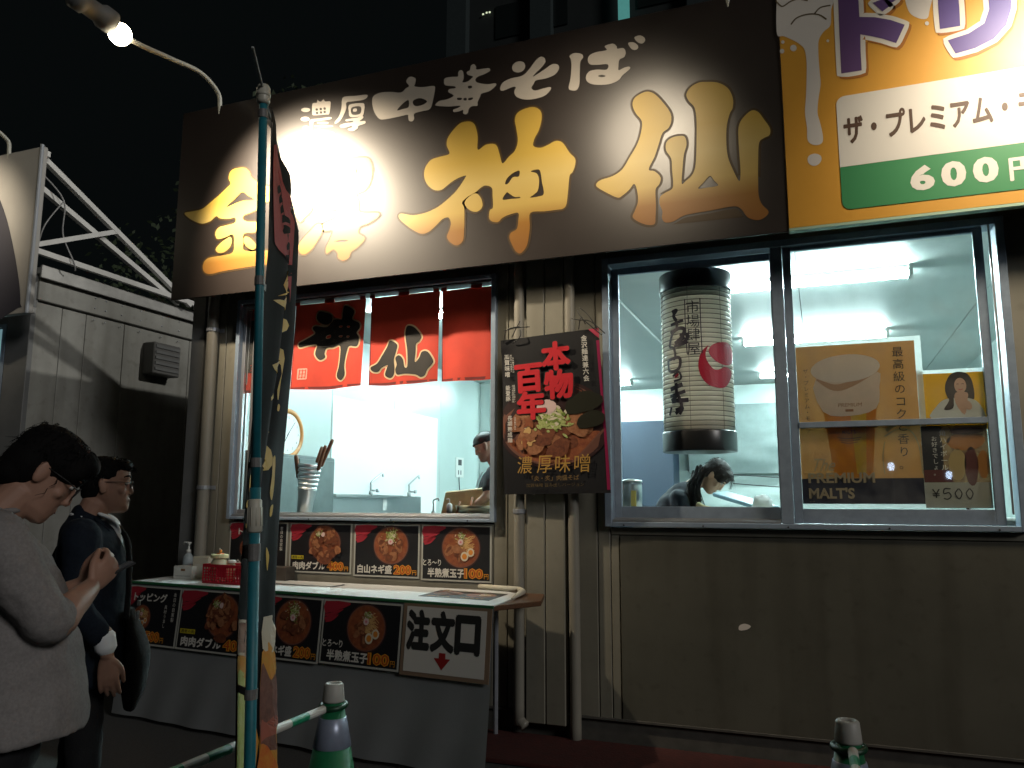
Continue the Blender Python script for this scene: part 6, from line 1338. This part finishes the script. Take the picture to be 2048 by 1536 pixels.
trs = mat('dark_trousers', (.006, .006, .008), .85, bump=.2, bscale=150)
b = MB(T); b.limb([(0, -.0, .80), (0, 0, .90), (0, 0, .97)], [(.175, .135), (.175, .13), (.16, .12)], n=22, side=(1, 0, 0))
for s, yy in ((1, -.05), (-1, .06)): b.limb([(s*.09, 0, .86), (s*.10, yy*.5+.02, .50), (s*.11, yy-.02, .10)], [(.095, .10), (.072, .078), (.062, .066)], n=16)
part('trousers', b, trs, r1, smooth=True, remesh=.012, relax=4, disp=.02, dscale=.12)
shoes(r1, T, ((.11, -.05), (-.11, .06)), black)
ph = thing('smartphone', 'slim dark smartphone held by the man in the grey shirt', 'phone', tuple(T @ Vector((.02, .31, 1.315))))
Mp = T @ Matrix.Translation((.02, .275, 1.285)) @ Matrix.Rotation(.45, 4, 'X')
b = MB(Mp); b.box(-.036, .036, -.075, .075, -.004, .004); part('case', b, black, ph, bevel=.003)
b = MB(Mp); b.box(-.033, .033, -.070, .070, .0041, .0046); part('screen', b, mat('phone_screen', (.05, .06, .07), .2, emit=.1), ph)
# ---------- 2. man in the dark suit
Gp = CAM+ray(190, 1003)/F_PX*3.5; Gs = Vector((Gp.x, Gp.y, 0)); r2, T = person('man in a dark suit jacket and white shirt waiting beside the counter', Gs, (.74, .67))
H = HM((0, .045, 1.575), pitch=.04, yaw=-.02, s=.98)
b = head_mb(T, H); b.T = T
b.limb([(0, -.045, 1.36), (0, -.02, 1.43), (0, .01, 1.50)], [(.066, .064), (.060, .062), (.058, .064)], n=16)
hW = Vector((.262, .115, .89))
for s, W_ in ((1, hW), (-1, Vector((-.24, .12, .86)))): b.limb([(0, -.045, 1.34), (s*.16, -.02, 1.335), (s*.235, -.015, 1.10), W_+Vector((0, -.02, .09))], [.045, .04, .034, .030])
hand(b, hW, (.0, .12, -1), (1, -.1, 0), curl=.35, thumb=-1, s=1.05)
b.limb([hW+Vector((0, -.02, .10)), hW], [.032, .026]); hL = Vector((-.24, .12, .86)); hand(b, hL, (0, .1, -1), (-1, 0, 0), curl=.6, thumb=1); b.limb([hL+Vector((0, -.02, .10)), hL], [.032, .026])
part('body', b, skin, r2, smooth=True, remesh=.0045, relax=3)
face_details(r2, T, H, glasses=True)
b = MB(T @ H)
for c, q in (((0, -.018, .052), (.081, .100, .080)), ((0, -.05, .0), (.078, .062, .072)), ((0, -.065, -.04), (.060, .04, .035)), ((0, .055, .088), (.058, .042, .030))): b.ball(c, q, n=18)
part('hair', b, hairm, r2, smooth=True, remesh=.006, relax=4, disp=.005, dscale=.03)
part('hair_strands', strands_mb(T, H, 900, 5, -.02, .016, .03, .010, r=.0009), hairm, r2)
suit = mat('navy_suit', (.009, .013, .021), .9, bump=.7, bscale=12, var=.2, vscale=80, spec=.15); wsh = mat('white_shirt', (.82, .84, .86), .7)
b = MB(T); b.limb([(0, .02, .76), (0, .02, .90), (0, .02, 1.06), (0, .01, 1.20), (0, -.01, 1.31), (0, -.03, 1.385), (0, -.035, 1.425)], [(.205, .150), (.200, .145), (.185, .135), (.195, .138), (.205, .130), (.165, .100), (.085, .078)], n=28, side=(1, 0, 0), e0=.99, o0=.03)
for s, W_ in ((1, hW), (-1, hL)):
    Sh = Vector((s*.195, -.02, 1.355)); El = Vector((s*.245, -.015, 1.10)); b.limb([Sh+Vector((-s*.05, 0, .01)), Sh, Sh.lerp(El, .5)+Vector((s*.012, 0, 0)), El, W_+Vector((0, -.025, .075))], [.07, .078, .066, .058, .047])
part('jacket', b, suit, r2, smooth=True, remesh=.010, relax=5, disp=.025, dscale=.13)
for s in (-1, 1):
    b = MB(T); b.limb([(s*.075, .02, 1.425), (s*.065, .085, 1.36), (s*.022, .135, 1.24)], [(.018, .008), (.028, .008), (.012, .006)], n=10, side=(1, 0, 0)); part('lapel', b, suit, r2, smooth=True)
b = MB(T); b.tube([(.064*math.cos(a), -.02+.066*math.sin(a), 1.432+.016*math.sin(-a)) for a in [k*math.pi/10 for k in range(21)]], .011, 8, cap=False)
b.limb([(0, .06, 1.42), (0, .10, 1.36), (0, .13, 1.25)], [(.03, .012), (.045, .014), (.02, .01)], n=12, side=(1, 0, 0))
for s in (-1, 1): b.limb([(s*.060, .03, 1.450), (s*.045, .080, 1.425), (s*.024, .110, 1.375)], [(.016, .009), (.030, .009), (.010, .006)], n=8, side=(1, 0, 0))
part('shirt_collar', b, wsh, r2, smooth=True, remesh=.006, relax=2)
for W_ in (hW, hL):
    b = MB(T); b.limb([W_+Vector((0, -.018, .082)), W_+Vector((0, -.006, .030))], [.043, .041]); part('cuff', b, wsh, r2, smooth=True)
b = MB(T); b.limb([(0, 0, .78), (0, 0, .88), (0, 0, .95)], [(.165, .125), (.165, .12), (.15, .11)], n=22, side=(1, 0, 0))
for s, yy in ((1, .02), (-1, -.03)): b.limb([(s*.085, 0, .84), (s*.09, yy+.02, .48), (s*.10, yy, .09)], [(.088, .092), (.066, .07), (.058, .062)], n=16)
part('trousers', b, trs, r2, smooth=True, remesh=.012, relax=4, disp=.02, dscale=.12)
shoes(r2, T, ((.10, .02), (-.10, -.03)), black)
bg_ = thing('shoulder_bag', 'black shoulder bag with small metal clasps hanging in front of the suited man', 'bag', tuple(T @ Vector((.05, .24, .85))))
bag_m = mat('bag_black', (.004, .004, .005), .95, bump=.3, bscale=60)
b = MB(T); b.limb([(.04, .205, .72), (.04, .215, .86), (.04, .19, .98)], [(.12, .05), (.14, .05), (.10, .03)], n=20, side=(1, 0, 0)); part('bag_body', b, bag_m, bg_, smooth=True, remesh=.01, relax=3)
b = MB(T); b.tube(spline([(.18, .17, 1.02), (.14, .165, 1.2), (.02, .13, 1.36), (-.10, .0, 1.425), (-.10, -.14, 1.3), (.0, -.17, 1.0), (.12, .1, .98)], 5, False), .012, 6); part('strap', b, bag_m, bg_, smooth=True)
for k, (x, z) in enumerate(((.17, 1.085), (.185, 1.045), (.18, 1.03))):
    b = MB(T); b.box(x-.008, x+.008, .205, .219, z-.012, z+.010); part('clasp', b, alum_l, bg_, bevel=.003)
# ---------- 3. third customer, only a sliver of dark hair at the frame edge
G3 = CAM+ray(-38, 1003)/F_PX*3.9; G3.z = 0; r3, T = person('customer mostly outside the left edge, only dark hair in view', G3, (.7, .7))
H = HM((0, .03, 1.60), pitch=.1); b = head_mb(T, H); b.T = T; b.limb([(0, -.04, 1.38), (0, .0, 1.50)], [.06, .056])
part('body', b, skin, r3, smooth=True, remesh=.006, relax=3)
b = MB(T @ H)
for c, q in (((0, -.015, .05), (.086, .108, .085)), ((0, -.045, -.01), (.084, .07, .09))): b.ball(c, q, n=18)
part('hair', b, hairm, r3, smooth=True, remesh=.007, disp=.01, dscale=.02)
b = MB(T); b.limb([(0, 0, .45), (0, 0, .90), (0, .0, 1.2), (0, -.02, 1.33), (0, -.03, 1.42)], [(.17, .13), (.18, .14), (.19, .13), (.17, .11), (.08, .07)], n=22, side=(1, 0, 0))
for s in (-1, 1): b.limb([(s*.17, -.02, 1.36), (s*.23, 0, 1.08), (s*.24, .08, .84)], [.07, .055, .042])
for s in (-1, 1): b.limb([(s*.09, 0, .6), (s*.1, 0, .08)], [.08, .06])
part('dark_clothes', b, suit, r3, smooth=True, remesh=.012, relax=4)
# ---------- 4. cook with a black cap
Gc = pp(972, 880, 1.30); base = Vector((Gc.x+.04, 1.32, .42)); r4, T = person('cook with a black head cloth stirring a bowl inside the serving window', base, (-1, -.25))
hz_ = pp(968, 893, 1.3).z-.42
H = HM((0, .05, hz_), pitch=.45, yaw=-.05, s=1.0)
b = head_mb(T, H); b.T = T; b.limb([(0, -.07, hz_-.21), (0, -.03, hz_-.14), (0, .01, hz_-.06)], [.058, .052, .052])
sh = hz_-.23
b.limb([(-.17, -.05, sh-.03), (0, -.07, sh-.02), (.17, -.05, sh-.03)], [.035, .05, .035]); Wc = Vector((-.06, .27, 1.155)); We = Vector((.20, .04, 1.10)); b.limb([Vector((.19, -.05, sh-.02)), We, We.lerp(Wc, .5), Wc], [.045, .042, .036, .026]); hand(b, Wc, (-.5, .8, -.25), (0, .2, 1), curl=.8, thumb=-1)
Wd = Vector((-.18, .13, 1.06)); Wq = Vector((-.24, .0, 1.14)); b.limb([Vector((-.19, -.05, sh-.02)), Wq, Wd], [.045, .042, .027]); hand(b, Wd, (.1, .9, -.3), (-.5, .2, .8), curl=.7, thumb=1)
part('body', b, skin_f, r4, smooth=True, remesh=.006, relax=2); face_details(r4, T, H)
b = MB(T @ H); b.ball((0, -.012, .055), (.080, .103, .076), n=20); b.ball((0, .0, .05), (.081, .104, .028), n=20); b.limb([(0, -.10, .03), (0, -.135, .02), (.0, -.17, -.01)], [.02, .014, .004], n=8); part('head_cloth', b, black, r4, smooth=True, remesh=.006, relax=1)
b = MB(T); b.limb([(0, 0, .45), (0, 0, .85), (0, -.01, 1.1), (0, -.03, sh-.10), (0, -.06, sh), (0, -.07, sh+.05)], [(.16, .12), (.17, .13), (.18, .13), (.195, .125), (.15, .09), (.07, .06)], n=24, side=(1, 0, 0))
for s, e in ((1, We), (-1, Wq)): b.limb([(s*.15, -.05, sh-.01), Vector((s*.19, -.05, sh-.02)), Vector((s*.19, -.05, sh-.02)).lerp(e, .75)], [.06, .07, .058])
part('tshirt', b, mat('black_cotton', (.015, .016, .02), .85), r4, smooth=True, remesh=.012, relax=4, disp=.02, dscale=.12)
b = MB(T); b.limb([(-.06, .11, sh-.35), (-.05, .115, sh-.12), (-.045, .07, sh+.0)], [(.025, .004), (.025, .004), (.02, .004)], n=8, side=(1, 0, 0)); part('apron_strap', b, wsh, r4)
b = MB(T)
for s in (-1, 1): b.limb([(s*.09, 0, .6), (s*.1, 0, .06)], [.085, .06])
part('trousers', b, trs, r4, smooth=True)
b = MB(T); w_ = Vector(Wd).lerp(Wq, .12); b.tube([w_+Vector((.033*math.cos(a), .0, .033*math.sin(a))) for a in [k*math.pi/6 for k in range(13)]], .005, 6, cap=False); part('wrist_band', b, black, r4)
# ---------- 5. woman bending over the counter
yw = .78; Hc = pp(1432, 952, yw); base = Vector((Hc.x-.30, yw, .42)); r5, T = person('woman with long dark ponytail in a black shirt bending over the drinks counter', base, (1, -.10))
hy = .30; hz_ = Hc.z-.42
H = HM((0, hy, hz_), pitch=1.02, yaw=.0, s=.98)
b = head_mb(T, H, True); b.T = T; b.limb([(0, .10, hz_-.09), (0, .17, hz_-.045), (0, .24, hz_-.02)], [.055, .048, .050])
b.limb([(-.14, .075, hz_-.17), (0, .08, hz_-.13), (.14, .075, hz_-.17)], [.035, .05, .035])
for s in (-1, 1):
    S_ = Vector((s*.16, .075, hz_-.17)); E_ = Vector((s*.20, .14, hz_-.42)); W_ = Vector((s*.06, .32, hz_-.43)); b.limb([S_, E_, W_], [.042, .038, .024]); hand(b, W_, (-s*.3, .9, -.2), (0, .2, 1), curl=.5, thumb=-s, s=.9)
part('body', b, skin_f, r5, smooth=True, remesh=.005, relax=2); face_details(r5, T, H)
b = MB(T @ H)
for c, q in (((0, -.012, .042), (.081, .106, .084)), ((0, -.05, -.01), (.078, .06, .075)), ((.0, .045, .08), (.068, .05, .038)), ((.058, .05, .045), (.020, .030, .045)), ((-.058, .05, .045), (.020, .030, .045))): b.ball(c, q, n=18)
hb = part('hair', b, mat('dark_brown_hair', (.014, .009, .008), .65, bump=.4, bscale=160), r5, smooth=True, remesh=.006, relax=1)
part('hair_strands', strands_mb(T, H, 300, 8, -.02, .03, .06, .008, r=.0014), MATS['dark_brown_hair'], r5)
b = MB(T); rn = random.Random(9)
for k in range(150):
    a = Vector((.05+rn.gauss(0, .022), hy-.085+rn.gauss(0, .018), hz_+.045+rn.gauss(0, .012))); e = Vector((.115+rn.gauss(0, .022), hy-.12+rn.gauss(0, .03), hz_-.22-rn.uniform(0, .12))); m_ = (a+e)/2+Vector((.035, -.035+rn.gauss(0, .008), .05)); b.tube([a, m_, e], [.006, .006, .001], 5, cap=False)
part('ponytail', b, MATS['dark_brown_hair'], r5, smooth=True)
b = MB(T)
for k in range(16):
    a = Vector((.045+rn.gauss(0, .02), hy+.10, hz_+.02)); b.tube([a, a+Vector((0, .035, -.05)), a+Vector((0, .015+rn.gauss(0, .01), -.12))], [.0016, .0014, .0004], 4, cap=False)
part('loose_strands', b, MATS['dark_brown_hair'], r5)
b = MB(T); tk = [(0, -.16, .62), (0, -.14, .78), (0, -.09, .93), (0, -.01, hz_-.22), (0, .07, hz_-.125), (0, .13, hz_-.085)]
b.limb(tk, [(.17, .13), (.15, .11), (.15, .105), (.175, .11), (.14, .085), (.065, .06)], n=24, side=(1, 0, 0))
for s in (-1, 1):
    S_ = Vector((s*.16, .075, hz_-.17)); E_ = Vector((s*.20, .14, hz_-.42)); b.limb([(s*.12, .06, hz_-.15), S_, S_.lerp(E_, .62)], [.055, .066, .060])
part('tshirt', b, mat('navy_black_cotton', (.010, .014, .025), .75), r5, smooth=True, remesh=.010, relax=4, disp=.02, dscale=.10)
b = MB(T)
for s in (-1, 1): b.limb([(s*.09, -.16, .72), (s*.10, -.12, .06)], [.09, .055])
part('trousers', b, trs, r5, smooth=True)
